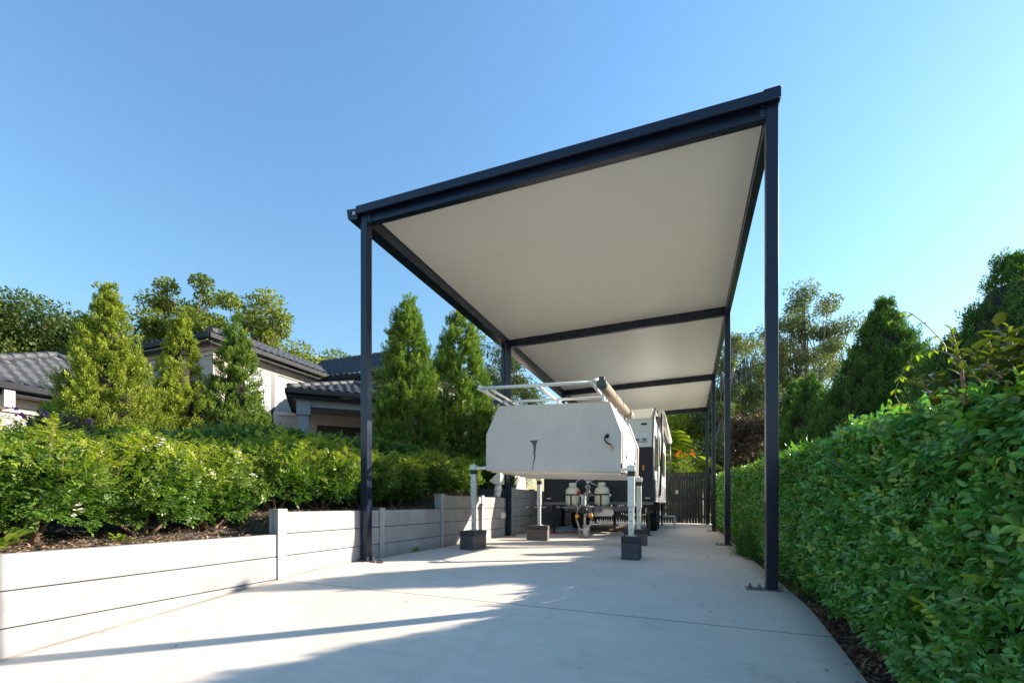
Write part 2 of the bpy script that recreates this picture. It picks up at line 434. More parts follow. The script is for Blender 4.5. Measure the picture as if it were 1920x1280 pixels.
# ================================================================== carport
XR, XL, Y0, BAY = .678, -3.585, 4.52, 4.689
YB = [Y0 + k*BAY for k in range(4)]
def ceil_z(x, y):
    l = float(np.interp(y, [4.5, 9.2, 18.6], [4.228, 4.252, 4.27])); r = float(np.interp(y, [4.5, 9.2, 18.6], [4.222, 4.33, 4.362]))
    return l + (r-l)*(x+3.585)/4.263
PW = .0475
cp = thing('carport', 'tall dark navy steel carport with flat white ceiling over the driveway', 'carport', (-1.45, Y0, 0))
for side, X in (('r', XR), ('l', XL)):
    for k, y in enumerate(YB):
        g = float(gz(X, y)); top = ceil_z(X, y) + (-.02 if k == 0 else -.01)
        p = MB().box(X-PW, y-PW, g+.012, X+PW, y+PW, top).build('post', M['navy'], cp, .006)
        d = -1 if side == 'r' else 1
        bp = MB().box(X - .2 if d < 0 else X-.11, y-.07, g, X+.075 if d < 0 else X+.16, y+.07, g+.012).build('base_plate', M['steel_plate'], p, .002)
        bolts = [(X-.17 if d < 0 else X+.13, y-.03), (X+.063 if d < 0 else X-.08, y-.055), (X-.1 if d < 0 else X+.07, y-.055)]
        for bx, by in bolts:
            MB().lathe([(.021, g+.012), (.021, g+.018), (.0165, g+.018), (.0165, g+.036), (.010, g+.037), (.010, g+.056)], (bx, by, 0), n=6, smooth=False).build('anchor_bolt', M['steel_plate'], p)
BD = .152
def cross_beam(k):
    y = YB[k]; m = MB()
    x0, x1 = XL+PW, XR-PW
    za, zb = ceil_z(x0, y), ceil_z(x1, y)
    yf = y-.035 if k else y-.030
    t = .07
    def sec(x, z, e): # lipped C section
        return z
    for (dy0, dy1, lo, hi) in ((0, t, -BD, 0),):
        vs = [(x0, yf+dy0, za+lo), (x1, yf+dy0, zb+lo), (x1, yf+dy1, zb+lo), (x0, yf+dy1, za+lo), (x0, yf+dy0, za+hi), (x1, yf+dy0, zb+hi), (x1, yf+dy1, zb+hi), (x0, yf+dy1, za+hi)]
        m.raw(vs, [(0,3,2,1),(4,5,6,7),(0,1,5,4),(1,2,6,5),(2,3,7,6),(3,0,4,7)])
    # rolled lips standing proud along both edges
    for lo, hi in ((-BD-.004, -BD+.018), (-.02, -.002)):
        vs = [(x0, yf-.006, za+lo), (x1, yf-.006, zb+lo), (x1, yf+t+.006, zb+lo), (x0, yf+t+.006, za+lo), (x0, yf-.006, za+hi), (x1, yf-.006, zb+hi), (x1, yf+t+.006, zb+hi), (x0, yf+t+.006, za+hi)]
        m.raw(vs, [(0,3,2,1),(4,5,6,7),(0,1,5,4),(1,2,6,5),(2,3,7,6),(3,0,4,7)])
    b = m.build('cross_beam', M['navy'], cp, .003)
    if k == 0:
        for x, dx in ((x0, 1), (x1, -1)):
            MB().box(x+dx*.0, yf-.012, ceil_z(x, y)-BD+.01, x+dx*.05, yf-.007, ceil_z(x, y)-.02).build('bracket', M['navy'], b, .002)
            for q in range(3): MB().ball((x+dx*.03, yf-.013, ceil_z(x, y)-.05-q*.042), .006, 6, 4).build('screw', M['steel_plate'], b)
for k in range(4): cross_beam(k)
def side_beam(X, sgn):
    """long lipped C-section between the posts, from front to back"""
    m = MB()
    for k in range(3):
        a, b = YB[k]+PW, YB[k+1]-PW
        za, zb = ceil_z(X, a), ceil_z(X, b)
        def pr(x0, x1, lo, hi):
            vs = [(x0, a, za+lo), (x1, a, za+lo), (x1, b, zb+lo), (x0, b, zb+lo), (x0, a, za+hi), (x1, a, za+hi), (x1, b, zb+hi), (x0, b, zb+hi)]
            m.raw(vs, [(0,3,2,1),(4,5,6,7),(0,1,5,4),(1,2,6,5),(2,3,7,6),(3,0,4,7)])
        pr(X-.03, X+.03, -BD, -.001); pr(X-.04, X+.04, -BD-.004, -BD+.016); pr(X-.038, X+.038, -.025, -.003)
    m.build('side_beam', M['navy'], cp, .003)
side_beam(XR, 1); side_beam(XL, -1)
def roof_panel():
    xa, xb = XL-.09, XR+.045
    for k in range(3):
        ya = YB[k] + (.0 if k == 0 else .002); yb = YB[k+1] if k < 2 else YB[3]+.25
        vs = []
        for dz in (0, .045):
            vs += [(xa, ya, ceil_z(xa, ya)+dz), (xb, ya, ceil_z(xb, ya)+dz), (xb, yb, ceil_z(xb, yb)+dz), (xa, yb, ceil_z(xa, yb)+dz)]
        MB().raw(vs, [(0,3,2,1),(4,5,6,7),(0,1,5,4),(1,2,6,5),(2,3,7,6),(3,0,4,7)]).build('ceiling_panel', M['ceiling_seam'], cp)
def ceiling_seam_mat():
    m, nt, b = _nt('white_insulated_panel')
    g = nt.nodes.new('ShaderNodeNewGeometry'); sep = nt.nodes.new('ShaderNodeSeparateXYZ'); nt.links.new(g.outputs['Position'], sep.inputs[0])
    md = _n(nt, 'ShaderNodeMath', operation='PINGPONG'); nt.links.new(sep.outputs[1], md.inputs[0]); md.inputs[1].default_value = .6
    l = _ramp(nt, md.outputs[0], .001, .004, 1, 0)
    c = _mix(nt, _ramp(nt, _noise(nt, .7, 3), .3, .7), (.89, .86, .815), (.91, .885, .84))
    c = _mix(nt, _ramp(nt, _noise(nt, 3.1, 6, rough=.7), .62, .74, 0, .35), c, (.82, .79, .735))
    nt.links.new(_mix(nt, l, c, (.76, .735, .68)), b.inputs['Base Color'])
    b.inputs['Roughness'].default_value = .36; b.inputs['Specular IOR Level'].default_value = .4
    return m
M['ceiling_seam'] = ceiling_seam_mat()
roof_panel()
# front barge capping over the panel edge, right barge capping, gutter along the left eave
def capping():
    ya = Y0-.10; xa, xb = XL-.075, XR+.052
    m = MB()
    for (y0, y1, lo, hi) in ((ya, ya+.012, -.056, .022), (ya, ya+.07, .022, .03), (ya, ya+.03, -.060, -.052), (Y0-.012, Y0-.004, -.05, .05)):
        vs = []
        for x in (xa, xb):
            z = ceil_z(x, Y0) ; vs += [(x, y0, z+lo), (x, y1, z+lo), (x, y1, z+hi), (x, y0, z+hi)]
        m.raw(vs, [(0,1,2,3),(7,6,5,4),(0,4,5,1),(1,5,6,2),(2,6,7,3),(3,7,4,0)])
    m.build('front_capping', M['navy'], cp, .003)
    x0 = XR+.047; m = MB(); yb = YB[3]+.25
    for k, (xx0, xx1, lo, hi) in [(k, s) for k in range(3) for s in ((x0, x0+.012, -.05, .034), (x0-.12, x0+.012, .034, .042))]:
        vs = []
        for y in ((Y0-.10 if k == 0 else YB[k]), (YB[k+1] if k < 2 else yb)):
            z = ceil_z(XR, y); vs += [(xx0, y, z+lo), (xx1, y, z+lo), (xx1, y, z+hi), (xx0, y, z+hi)]
        m.raw(vs, [(0,1,2,3),(7,6,5,4),(0,4,5,1),(1,5,6,2),(2,6,7,3),(3,7,4,0)])
    m.build('side_capping', M['navy'], cp, .002)
    x1 = XL-.06; prof = [(0, .02), (0, -.095), (-.012, -.105), (-.12, -.097), (-.135, -.08), (-.142, .03), (-.155, .034), (-.155, .026), (-.149, .023), (-.139, -.078), (-.125, -.09), (-.012, -.097), (-.008, .02)]
    m = MB(); n = len(prof); vs = []
    ye = YB[3]+.3; ya = Y0-.085
    for y in (ya, ye):
        vs += [(x1+a, y, ceil_z(XL, y)+b-.01) for a, b in prof]
    m.raw(vs, [tuple(range(n)), tuple(range(2*n-1, n-1, -1))] + [(i, n+i, n+(i+1) % n, (i+1) % n) for i in range(n)])
    # stop end
    z = ceil_z(XL, ya)-.01
    m.raw([(x1+a, ya-.003, z+b) for a, b in prof[:7]] + [(x1+a, ya+.004, z+b) for a, b in prof[:7]], [tuple(range(7)), tuple(range(13, 6, -1))] + [(i, 7+i, 7+(i+1) % 7, (i+1) % 7) for i in range(7)])
    m.build('gutter', M['navy'], cp)
    MB().box(x1-.06, ya-.016, z-.055, x1-.025, ya-.004, z-.015).build('gutter_clip', M['galv_post'], cp, .002)
    # square downpipe beside the second left post
    y = YB[1]-.02; MB().box(XL-.15, y-.035, 2.02, XL-.075, y+.035, ceil_z(XL, y)-.1).build('downpipe', M['navy'], cp, .005)
capping()

# ================================================================== aluminium ute canopy parked on jacks
cn = thing('tray_canopy', 'weathered grey aluminium ute canopy standing high on four galvanised jack legs', 'ute canopy', (-1.86, 7.35, 0))
CP = [(-2.87, 1.259), (-2.862, 1.809), (-2.655, 2.224), (-.996, 2.157), (-.836, 1.72), (-.846, 1.181)]
CYF, CYB = 6.4, 8.42
body = MB().prism(CP, 'y', CYF, CYB).build('body', M['canopy'], cn, .014, seg=3)
def offs(P, d):
    c = np.mean(P, 0); return [tuple(np.array(p) + (np.array(p)-c)/np.linalg.norm(np.array(p)-c)*d) for p in P]
# rear flange, underside joists and bottom rail
MB().prism(offs(CP, .035), 'y', CYB-.11, CYB-.02).build('rear_flange', M['canopy'], cn, .006)
u = MB()
for i in range(5):
    y = CYF+.12+i*.42
    u.raw([(-2.82, y, 1.235), (-.88, y, 1.157), (-.88, y+.05, 1.157), (-2.82, y+.05, 1.235), (-2.82, y, 1.262), (-.88, y, 1.185), (-.88, y+.05, 1.185), (-2.82, y+.05, 1.262)], [(0,3,2,1),(4,5,6,7),(0,1,5,4),(1,2,6,5),(2,3,7,6),(3,0,4,7)])
u.build('floor_joist', M['alu'], cn)
def side_door():
    """gull-wing lift door on the sunlit right side: sloped upper sheet folding into the upright lower sheet"""
    P = [(-.846+.002, 1.205), (-.836+.002, 1.715), (-.978+.002, 2.10)]
    t = .011; m = MB(); y0, y1 = CYF+.06, CYB-.16
    n = [(1, -.02), (.97, .25), (.93, .36)]
    vs = []
    for y in (y0, y1):
        for (x, z), (a, b) in zip(P, n): vs += [(x-.004, y, z), (x+a*t, y, z+b*t)]
    m.raw(vs, [(0,1,3,2),(2,3,5,4),(6,8,9,7),(8,10,11,9),(0,6,7,1),(4,5,11,10),(1,7,9,3),(3,9,11,5)])
    d = m.build('side_door', M['canopy'], cn, .003)
    for y in (y0+.35, y1-.35):
        MB().lathe([(.001, .018), (.03, .018), (.036, .012), (.036, 0)], (-.828, y, 1.44), axis='x', n=16).build('lock', M['galv'], d)
    MB().box(-.835, y0+1.1, 1.24, -.815, y0+1.13, 1.33).build('latch', M['black_trim'], d, .003)
side_door()
MB().box(-.846, CYF-.006, 1.20, -.832, CYF+.012, 1.30).build('corner_latch', M['black_trim'], cn, .003)
# dark funnel-shaped tar stain with its long drip, a thin dried layer on the front sheet
def stain():
    def zq(z): return z
    yy = CYF-.0025
    X = lambda u: -2.87 + (u-910.3)/(1164-910.3)*2.02
    Z = lambda v: 1.245 - (v-883)/62.0*.455
    pts = []
    left = [(998.5, 824), (1003, 828), (1006, 834), (1007, 842), (1006.5, 850), (1008, 858), (1006, 866), (1005, 874), (1004, 883)]
    right = [(1005.2, 883), (1006.4, 874), (1008, 866), (1010.5, 858), (1010, 850), (1011, 842), (1011.5, 834), (1013.5, 828), (1016.5, 824)]
    L = [(X(a), yy, Z(b)) for a, b in left]; Rr = [(X(a), yy, Z(b)) for a, b in right][::-1]
    vs = L + Rr; n = len(L)
    return MB().raw(vs, [(i, i+1, n+i+1, n+i) for i in range(n-1)]).build('tar_stain', M['tar'], cn)
M['tar'] = mat('dried_tar', (.10, .096, .092), .8, var=.5, scale=60)
stain()
def cable_stub():
    m = MB(); x, z = -1.035, 1.685
    m.lathe([(.001, -.02), (.022, -.02), (.03, -.008), (.03, 0)], (x, CYF, z), axis='y', n=12)
    m.tube([(x, CYF-.015, z), (x-.02, CYF-.05, z-.015), (x-.025, CYF-.055, z-.06), (x+.005, CYF-.05, z-.1), (x+.05, CYF-.04, z-.125)], .012, 8)
    o = m.build('cable_stub', M['black_trim'], cn)
    w_ = MB()
    for dx, dz in ((.045, -.07), (.005, -.085), (.03, -.05)):
        w_.tube([(x+.05, CYF-.04, z-.125), (x+.05+dx*.5, CYF-.035, z-.14), (x+.05+dx, CYF-.03, z-.125+dz)], .004, 5)
    w_.build('bare_wire', M['orange'], o)
cable_stub()
# roof rack: two hoops along the sides, cross tubes, short feet
def rack():
    zt = lambda x: 2.224 + (x+2.655)*(2.157-2.224)/(2.655-.996)
    H = .205; r = .021
    m = MB(); y0, y1 = 6.12, 8.3
    m.tube([(-2.80, y0, zt(-2.8)+H), (-1.24, y0, zt(-1.24)+H)], .025, 8)
    rk = m.build('roof_rack', M['alu'], cn)
    m2 = MB()
    for y in (7.05, 7.9): m2.tube([(-2.86, y, zt(-2.86)+H), (-1.03, y, zt(-1.03)+H)], r, 8)
    m2.build('cross_tube', M['alu'], rk)
    for x in (-2.86, -2.70, -1.95, -1.20):
        e = zt(x)+H
        pts = [(x, y0+.02, e), (x, y1, e)]
        MB().tube(pts, r, 8).build('long_tube', M['alu'], rk)
    for x in (-2.86, -1.14):   # upturned loop at each front corner
        e = zt(x)+H; d = .06 if x < -2 else -.06
        MB().tube([(x+d*1.6, y0+.0, e+.0), (x+d*.4, y0-.01, e+.02), (x-d*.1, y0+.06, e+.05), (x, y0+.22, e+.05), (x+d*.1, y0+.42, e)], .022, 8).build('corner_loop', M['alu'], rk)
    for x in (-2.60, -1.90, -1.16, -1.05):
        for y in (7.05, 7.9): MB().box(x-.02, y-.02, zt(x)-.005, x+.02, y+.02, zt(x)+H-.01).build('rack_foot', M['alu'], rk, .003)
rack()
def awning_bag():
    a = Vector((-1.035, 6.0, 2.30)); b = Vector((-.955, 8.35, 2.315)); n = 46; path = []; rs = []
    for i in range(n+1):
        t = i/n; p = a.lerp(b, t)
        path.append((p.x, p.y, p.z - .012*math.sin(math.pi*t)))
        rs.append(.068 + .0045*math.sin(i*2.4) + .003*math.sin(i*5.1+1))
    o = MB().tube(path, rs, 16).build('awning_bag', M['bag'], cn)
    MB().lathe([(.04, -.06), (.066, -.045), (.07, .0), (.07, .05)], (a.x, a.y, a.z), axis='y', n=16).build('end_cap', M['bag_end'], o)
    MB().box(a.x-.035, a.y-.03, a.z+.05, a.x+.035, a.y+.03, a.z+.095).build('buckle', M['black_trim'], o, .01)
    MB().lathe([(.07, -.03), (.074, -.02), (.074, .01), (.05, .03)], (b.x, b.y, b.z), axis='y', n=16).build('end_cap', M['white_paint'], o)
    for t in (.3, .55, .8):
        p = a.lerp(b, t); MB().lathe([(.0735, -.012), (.0735, .012)], (p.x, p.y, p.z), axis='y', n=16).build('strap', M['black_trim'], o)
    for t in (.12, .5, .88):
        p = a.lerp(b, t); MB().box(p.x-.06, p.y-.02, p.z-.165, p.x-.02, p.y+.02, p.z-.03).build('bracket', M['alu'], o, .004)
awning_bag()
# jack legs
LEGS = {'front_left': (-3.075, 6.42, 1.335), 'front_right': (-.70, 6.30, 1.245), 'rear_left': (-2.70, 8.58, 1.262), 'rear_right': (-.80, 8.36, 1.20)}
BLK_H = {'front_left': .285, 'front_right': .30, 'rear_left': .285, 'rear_right': .285}
for k, (x, y, zt) in LEGS.items():
    zb = float(gz(x, y)) + BLK_H[k]
    r = .038 if 'left' in k else .044
    zm = zb + (zt-zb)*.48
    leg = MB().box(x-r, y-r, zm-.06, x+r, y+r, zt-.01).build('jack_leg', M['galv'], cn, .008)
    q = r-.009
    MB().box(x-q, y-q, zb+.008, x+q, y+q, zm-.055).build('inner_tube', M['galv'], leg, .005)
    MB().lathe([(.075, zb), (.075, zb+.004), (.05, zb+.009)], (x, y, 0), n=20).build('foot_plate', M['galv'], leg)
    MB().box(x-r-.003, y-r-.003, zt-.13, x+r+.003, y+r+.003, zt-.062).build('rubber_sleeve', M['black_trim'], leg, .003)
    MB().box(x-r-.008, y-r-.008, zt-.06, x+r+.008, y+r+.008, zt+.015).build('head_cap', M['galv'], leg, .005)
    MB().ball((x, y, zt+.02), (.014, .014, .022), 8, 6).build('top_pin', M['galv'], leg)
    for zz in (zb+.08, zb+.2, zb+.32): MB().lathe([(.001, -.002), (.009, -.002), (.009, .001)], (x+.0, y-q-.001, zz), axis='y', n=8).build('pin_hole', M['black_trim'], leg)
    MB().tube([(x-r-.02, y, zm-.03), (x+r+.02, y, zm-.03)], .007, 6).build('locking_pin', M['galv_post'], leg)
    if 'front' in k:
        xe = -2.87 if 'left' in k else -.84
        MB().bar((x, y+.005, zt-.035), (xe, y+.02, zt-.035), .045, .04).build('corner_arm', M['galv'], leg, .004)
        if 'right' in k: MB().bar((x-.03, y+.01, zt-.10), (xe-.06, y+.25, zt-.05), .03, .012).build('brace', M['black_trim'], leg, .002)
    else:
        MB().box(x-.06, y-.05, zt-.04, x+.06, y+.05, zt+.0).build('head_plate', M['galv'], leg, .004)

# blocks under the jacks: each block and each paver a thing of its own
def block(x0, y0, wx, wy, z0, z1, rot, m1, name, label, cat, grp):
    c, s = math.cos(rot), math.sin(rot)
    o = MB().obox((x0, y0, (z0+z1)/2), (wx/2*c, wx/2*s, 0), (-wy/2*s, wy/2*c, 0), (0, 0, (z1-z0)/2)).build(name, m1, None, .006)
    return tag(o, label, cat, grp)
for k, (cx, cy, wx, wy, rot, bm_, cm_, dl) in {
    'front_left': (-3.075, 6.40, .235, .40, R(-5), 'block', 'cap_dark', ('charcoal besser block under the front jack leg nearest the retaining wall', 'dark paver between the front jack leg nearest the retaining wall and its block')),
    'front_right': (-.695, 6.30, .225, .39, R(0), 'block', 'cap_dark', ('charcoal besser block nearest the camera under the front right jack leg', 'blue-grey paver on top of the block nearest the camera')),
    'rear_left': (-2.70, 8.50, .40, .22, R(6), 'block_brown', 'cap_brown', ('wide brown block with chipped right end under the rear left jack leg', 'brown paver capping the wide block under the rear left jack leg')),
    'rear_right': (-.86, 8.42, .40, .22, R(3), 'block_brown', 'cap_brown', ('brown block half hidden behind the nearest charcoal block', 'brown paver half hidden behind the nearest front right jack leg')),
}.items():
    z0 = float(gz(cx, cy))-.002; H = BLK_H[k]
    block(cx, cy, wx, wy, z0, z0+H-.078, rot, M[bm_], 'concrete_block', dl[0], 'concrete block', 'blocks under the canopy jack legs')
    block(cx, cy, wx+.012, wy+.01, z0+H-.077, z0+H, rot+R(1.5), M[cm_], 'paver', dl[1], 'paver', 'pavers on the blocks')

# ================================================================== caravan
VL, VR, VF, VB = -3.2, -.715, 10.6, 17.0
van = thing('caravan', 'white and black off-road caravan parked nose out behind the ute canopy', 'caravan', (-1.96, 13.6, 0))
VZ0, VZ1, VZ2, VZ3 = .80, 2.02, 2.70, 3.04
prof = [(VF, VZ0), (VF, VZ1), (VF+.28, VZ2), (VF+.95, VZ3), (VB, VZ3), (VB, VZ0)]
MB().prism(prof, 'x', VL, VR).build('body', M['van_white'], van, .02)
MB().prism([(VF-.012, VZ0+.005), (VF-.012, VZ1), (VF+.05, VZ1), (VF+.05, VZ0+.005)], 'x', VL+.01, VR-.01).build('checker_plate', M['checker'], van, .004)
MB().raw([(VL+.03, VF+.285, VZ2+.012), (VR-.06, VF+.285, VZ2+.012), (VR-.06, VF+.93, VZ3+.010), (VL+.03, VF+.93, VZ3+.010),
          (VL+.03, VF+.285, VZ2-.01), (VR-.06, VF+.285, VZ2-.01), (VR-.06, VF+.93, VZ3-.02), (VL+.03, VF+.93, VZ3-.02)],
         [(0,1,2,3),(4,7,6,5),(0,4,5,1),(1,5,6,2),(2,6,7,3),(3,7,4,0)]).build('front_hood', M['van_cream'], van, .006)
def vface(z, off=.004):
    """y of the raked upper front sheet"""
    return VF + .28*(z-VZ1)/(VZ2-VZ1) - off
def slab(name, x0, z0, x1, z1, m, par, t=.012, sl=0):
    vs = []
    for o in (0, t):
        vs += [(x0, vface(z0, o+.001), z0), (x1, vface(z0, o+.001), z0), (x1+sl, vface(z1, o+.001), z1), (x0+sl, vface(z1, o+.001), z1)]
    return MB().raw(vs, [(0,1,2,3),(7,6,5,4),(0,4,5,1),(1,5,6,2),(2,6,7,3),(3,7,4,0)]).build(name, m, par)
slab('vent', -.985, 2.545, -.86, 2.59, M['black_trim'], van)
# lettering on the nose: two wide slanted crosses over a broken underline
let = MB(); LX0 = -.905
def stroke(x0, z0, x1, z1, wd):
    vs = []
    for o in (.001, .008):
        vs += [(x0, vface(z0, o), z0), (x0+wd, vface(z0, o), z0), (x1+wd, vface(z1, o), z1), (x1, vface(z1, o), z1)]
    let.raw(vs, [(0,1,2,3),(7,6,5,4),(0,4,5,1),(1,5,6,2),(2,6,7,3),(3,7,4,0)])
for k in range(5):
    x = LX0 - k*.155
    stroke(x-.085, 2.165, x+.045, 2.225, .035); stroke(x+.045-.10, 2.225, x+.02, 2.165, .045)
for (a, b) in ((LX0-.075, LX0+.075), (LX0-.115, LX0-.1), (LX0-.175, LX0-.13)):
    vs = []
    for o in (.001, .008): vs += [(a, vface(2.132, o), 2.132), (b, vface(2.132, o), 2.132), (b, vface(2.148, o), 2.148), (a, vface(2.148, o), 2.148)]
    let.raw(vs, [(0,1,2,3),(7,6,5,4),(0,4,5,1),(1,5,6,2),(2,6,7,3),(3,7,4,0)])
let.build('lettering', M['black_trim'], van)
# black corner mould following the nose profile
for X in (VR, VL):
    m = MB()
    for (a, b), (c, d) in zip(prof[:4], prof[1:4]): m.bar((X, a-.004, b), (X, c-.004, d), .035, .03, up=(1, 0, 0))
    m.build('corner_mould', M['black_trim'], van, .004)
MB().box(VL+.06, VF-.03, .872, VL+.16, VF-.01, .90).build('front_light', M['white_paint'], van, .004)
MB().box(VR-.16, VF-.03, .872, VR-.06, VF-.01, .90).build('front_light', M['white_paint'], van, .004)
MB().box(VR-.22, VF-.03, 1.50, VR-.18, VF-.01, 1.62).build('side_marker', M['amber'], van, .006)
MB().box(VL-.01, VF-.03, .735, VR+.01, VF+.09, .80).build('chassis_beam', M['chassis'], van, .006)
# right side
sx = VR
MB().box(sx-.01, VF+.1, VZ0+.0, sx+.012, VB-.1, 1.32).build('side_skirt', M['checker'], van, .004)
st = None
for k in range(11):
    y = VF+.55 + k*.36
    m = MB(); m.raw([(sx+.013, y, .86), (sx+.013, y+.12, .86), (sx+.013, y+.42, 1.30), (sx+.013, y+.30, 1.30), (sx+.018, y, .86), (sx+.018, y+.12, .86), (sx+.018, y+.42, 1.30), (sx+.018, y+.30, 1.30)],
                    [(0,1,2,3),(7,6,5,4),(0,4,5,1),(1,5,6,2),(2,6,7,3),(3,7,4,0)])
    m.build('stripe', M['van_white'], van)
def vwin(y0, y1, z0, z1):
    f = MB().box(sx, y0, z0, sx+.028, y1, z1).build('window', M['win_frame'], van, .012)
    MB().box(sx+.026, y0+.05, z0+.05, sx+.034, y1-.05, z1-.05).build('pane', M['glass_dark'], f, .003)
vwin(11.15, 11.75, 1.55, 2.35); vwin(14.6, 15.7, 1.62, 2.35)
d = MB().box(sx, 12.2, .92, sx+.022, 13.0, 2.75).build('door', M['win_frame'], van, .01)
MB().box(sx+.018, 12.26, 1.0, sx+.03, 12.94, 2.68).build('door_sheet', M['van_white'], d, .006)
MB().box(sx+.028, 12.32, 1.75, sx+.036, 12.88, 2.5).build('pane', M['glass_dark'], d, .006)
MB().ball((sx+.03, 12.9, 1.6), .03, 8, 6).build('handle', M['black_trim'], d)
for y, z in ((14.2, 2.62), (12.05, 1.72)): MB().ball((sx+.02, y, z), (.03, .05, .05), 8, 6).build('side_lamp', M['black_trim'], van)
# awning along the right roof edge
aw = MB().tube([(sx+.13, 11.6, 2.93), (sx+.13, 16.95, 2.93)], .085, 12).build('awning', M['van_cream'], van)
for y in (11.62, 16.93):
    MB().tube([(sx+.13, y, 2.93), (sx+.15, y, 2.2), (sx+.09, y, .95)], .028, 8).build('awning_arm', M['black_trim'], aw)
MB().box(sx, 11.6, 2.80, sx+.06, 16.95, 2.86).build('awning_rail', M['black_trim'], aw, .004)
# wheels
def wheel(x0, x1, y, r, z):
    xm = (x0+x1)/2
    t = MB()
    n = 44; w_ = (x1-x0)
    t.lathe([(r*.62, -w_/2+.02), (r*.86, -w_/2), (r*.965, -w_/2+.025), (r*.985, 0), (r*.965, w_/2-.025), (r*.86, w_/2), (r*.62, w_/2-.02)], (xm, y, z), axis='x', n=n)
    wh = t.build('wheel', M['rubber'], van)
    tr = MB()
    for k in range(26):
        a = 2*math.pi*k/26
        for s in (-1, 1):
            aa = a + (math.pi/26 if s > 0 else 0)
            c = Vector((xm+s*w_*.27, y+math.cos(aa)*r*.985, z+math.sin(aa)*r*.985))
            rad = Vector((0, math.cos(aa), math.sin(aa))); tan = Vector((0, -math.sin(aa), math.cos(aa)))
            tr.obox(c, Vector((w_*.22, 0, 0)) + tan*.02*s, tan*.025, rad*.016)
    tr.build('tyre_tread', M['rubber'], wh)
    MB().lathe([(.001, w_*.15), (r*.2, w_*.18), (r*.3, w_*.1), (r*.5, w_*.16), (r*.62, w_*.42), (r*.63, w_*.36)], (xm, y, z), axis='x', n=24).build('rim', M['alu'], wh)
for y in (13.35, 14.25):
    wheel(VR-.33, VR-.07, y, .385, float(gz(VR, y))+.385); wheel(VL+.07, VL+.33, y, .385, float(gz(VL, y))+.385)
MB().box(VR-.36, 12.8, .58, VR+.02, 12.95, .82).build('mudguard', M['black_trim'], van, .02)
# chassis rails, A-frame and drawbar
m = MB()
for x in (VL+.55, VR-.55): m.box(x-.03, VF+.1, .60, x+.03, VB, .735)
m.build('chassis_rail', M['black_trim'], van, .004)
HX, HY, HZ = -2.03, 9.62, .60
m = MB()
for x in (VL+.5, VR-.5): m.bar((x, VF+.05, .66), (HX, HY+.15, HZ+.03), .06, .11)
m.build('drawbar', M['chassis'], van, .004)
MB().box(-2.62, 10.0, .655, -1.5, 10.45, .695).build('bottle_tray', M['chassis'], van, .005)
MB().prism([(-2.15, .49), (-1.52, .49), (-1.48, .56), (-1.52, .66), (-2.1, .66)], 'y', 10.05, 10.065).build('stone_guard', M['white_paint'], van, .003)
# trailing arms hung under the chassis
m = MB()
for s, x in ((1, VR-.85), (-1, VL+.85)):
    m.bar((x-.35*s, 12.2, .56), (x+.12*s, 12.9, .33), .08, .09); m.bar((x+.12*s, 12.9, .33), (x+.5*s, 12.6, .55), .07, .07); m.bar((x-.4*s, 12.2, .56), (x+.75*s, 12.2, .56), .06, .06)
m.build('suspension_arm', M['chassis'], van, .006)
MB().box(VL+.7, 12.0, .46, VL+1.0, 13.0, .76).build('toolbox', M['black_trim'], van, .01)
MB().box(-1.45, 11.6, .52, -.95, 12.1, .74).build('water_tank', M['win_frame'], van, .02)
for x, y in ((VL+.16, 10.85), (VR-.12, 11.1), (-1.75, 12.0), (VR-.1, 16.6), (VL+.1, 16.6)):
    g = float(gz(x, y))
    l = MB().box(x-.028, y-.028, g+.012, x+.028, y+.028, .76).build('stabiliser_leg', M['black_trim'], van, .004)
    MB().box(x-.09, y-.07, g, x+.09, y+.07, g+.014).build('foot', M['black_trim'], l, .003)
    MB().box(x-.045, y-.045, .52, x+.045, y+.045, .75).build('sleeve', M['black_trim'], l, .004)
stp = MB().box(VR+.0, 15.0, .36, VR+.36, 15.75, .39).build('step', M['galv'], van, .006)
m = MB()
for y in (15.02, 15.73): m.box(VR+.33, y-.012, .03, VR+.355, y+.012, .36)
m.build('step_leg', M['galv'], stp, .003)
# jockey wheel
jx, jy = -2.02, 9.63; jg = float(gz(jx, jy))
jw = MB().tube([(jx, jy-.02, .92), (jx, jy-.02, jg+.24)], .026, 10).build('jockey_wheel', M['galv'], van)
MB().lathe([(.001, -.045), (.055, -.05), (.07, -.035), (.1, -.05), (.118, -.035), (.122, 0), (.118, .035), (.1, .05), (.07, .035), (.055, .05), (.001, .045)], (jx+.03, jy-.02, jg+.122), axis='x', n=24).build('wheel', M['jockey'], jw)
m = MB()
m.bar((jx-.035, jy-.02, jg+.26), (jx-.035, jy-.02, jg+.11), .008, .04); m.bar((jx+.095, jy-.02, jg+.26), (jx+.095, jy-.02, jg+.11), .008, .04); m.bar((jx-.04, jy-.02, jg+.26), (jx+.1, jy-.02, jg+.26), .04, .012)
m.build('fork', M['galv'], jw, .002)
m = MB(); m.tube([(jx, jy-.02, .9), (jx, jy-.02, .97), (jx+.10, jy-.05, .98), (jx+.10, jy-.05, 1.04)], .012, 7); m.build('crank_handle', M['galv_post'], jw)
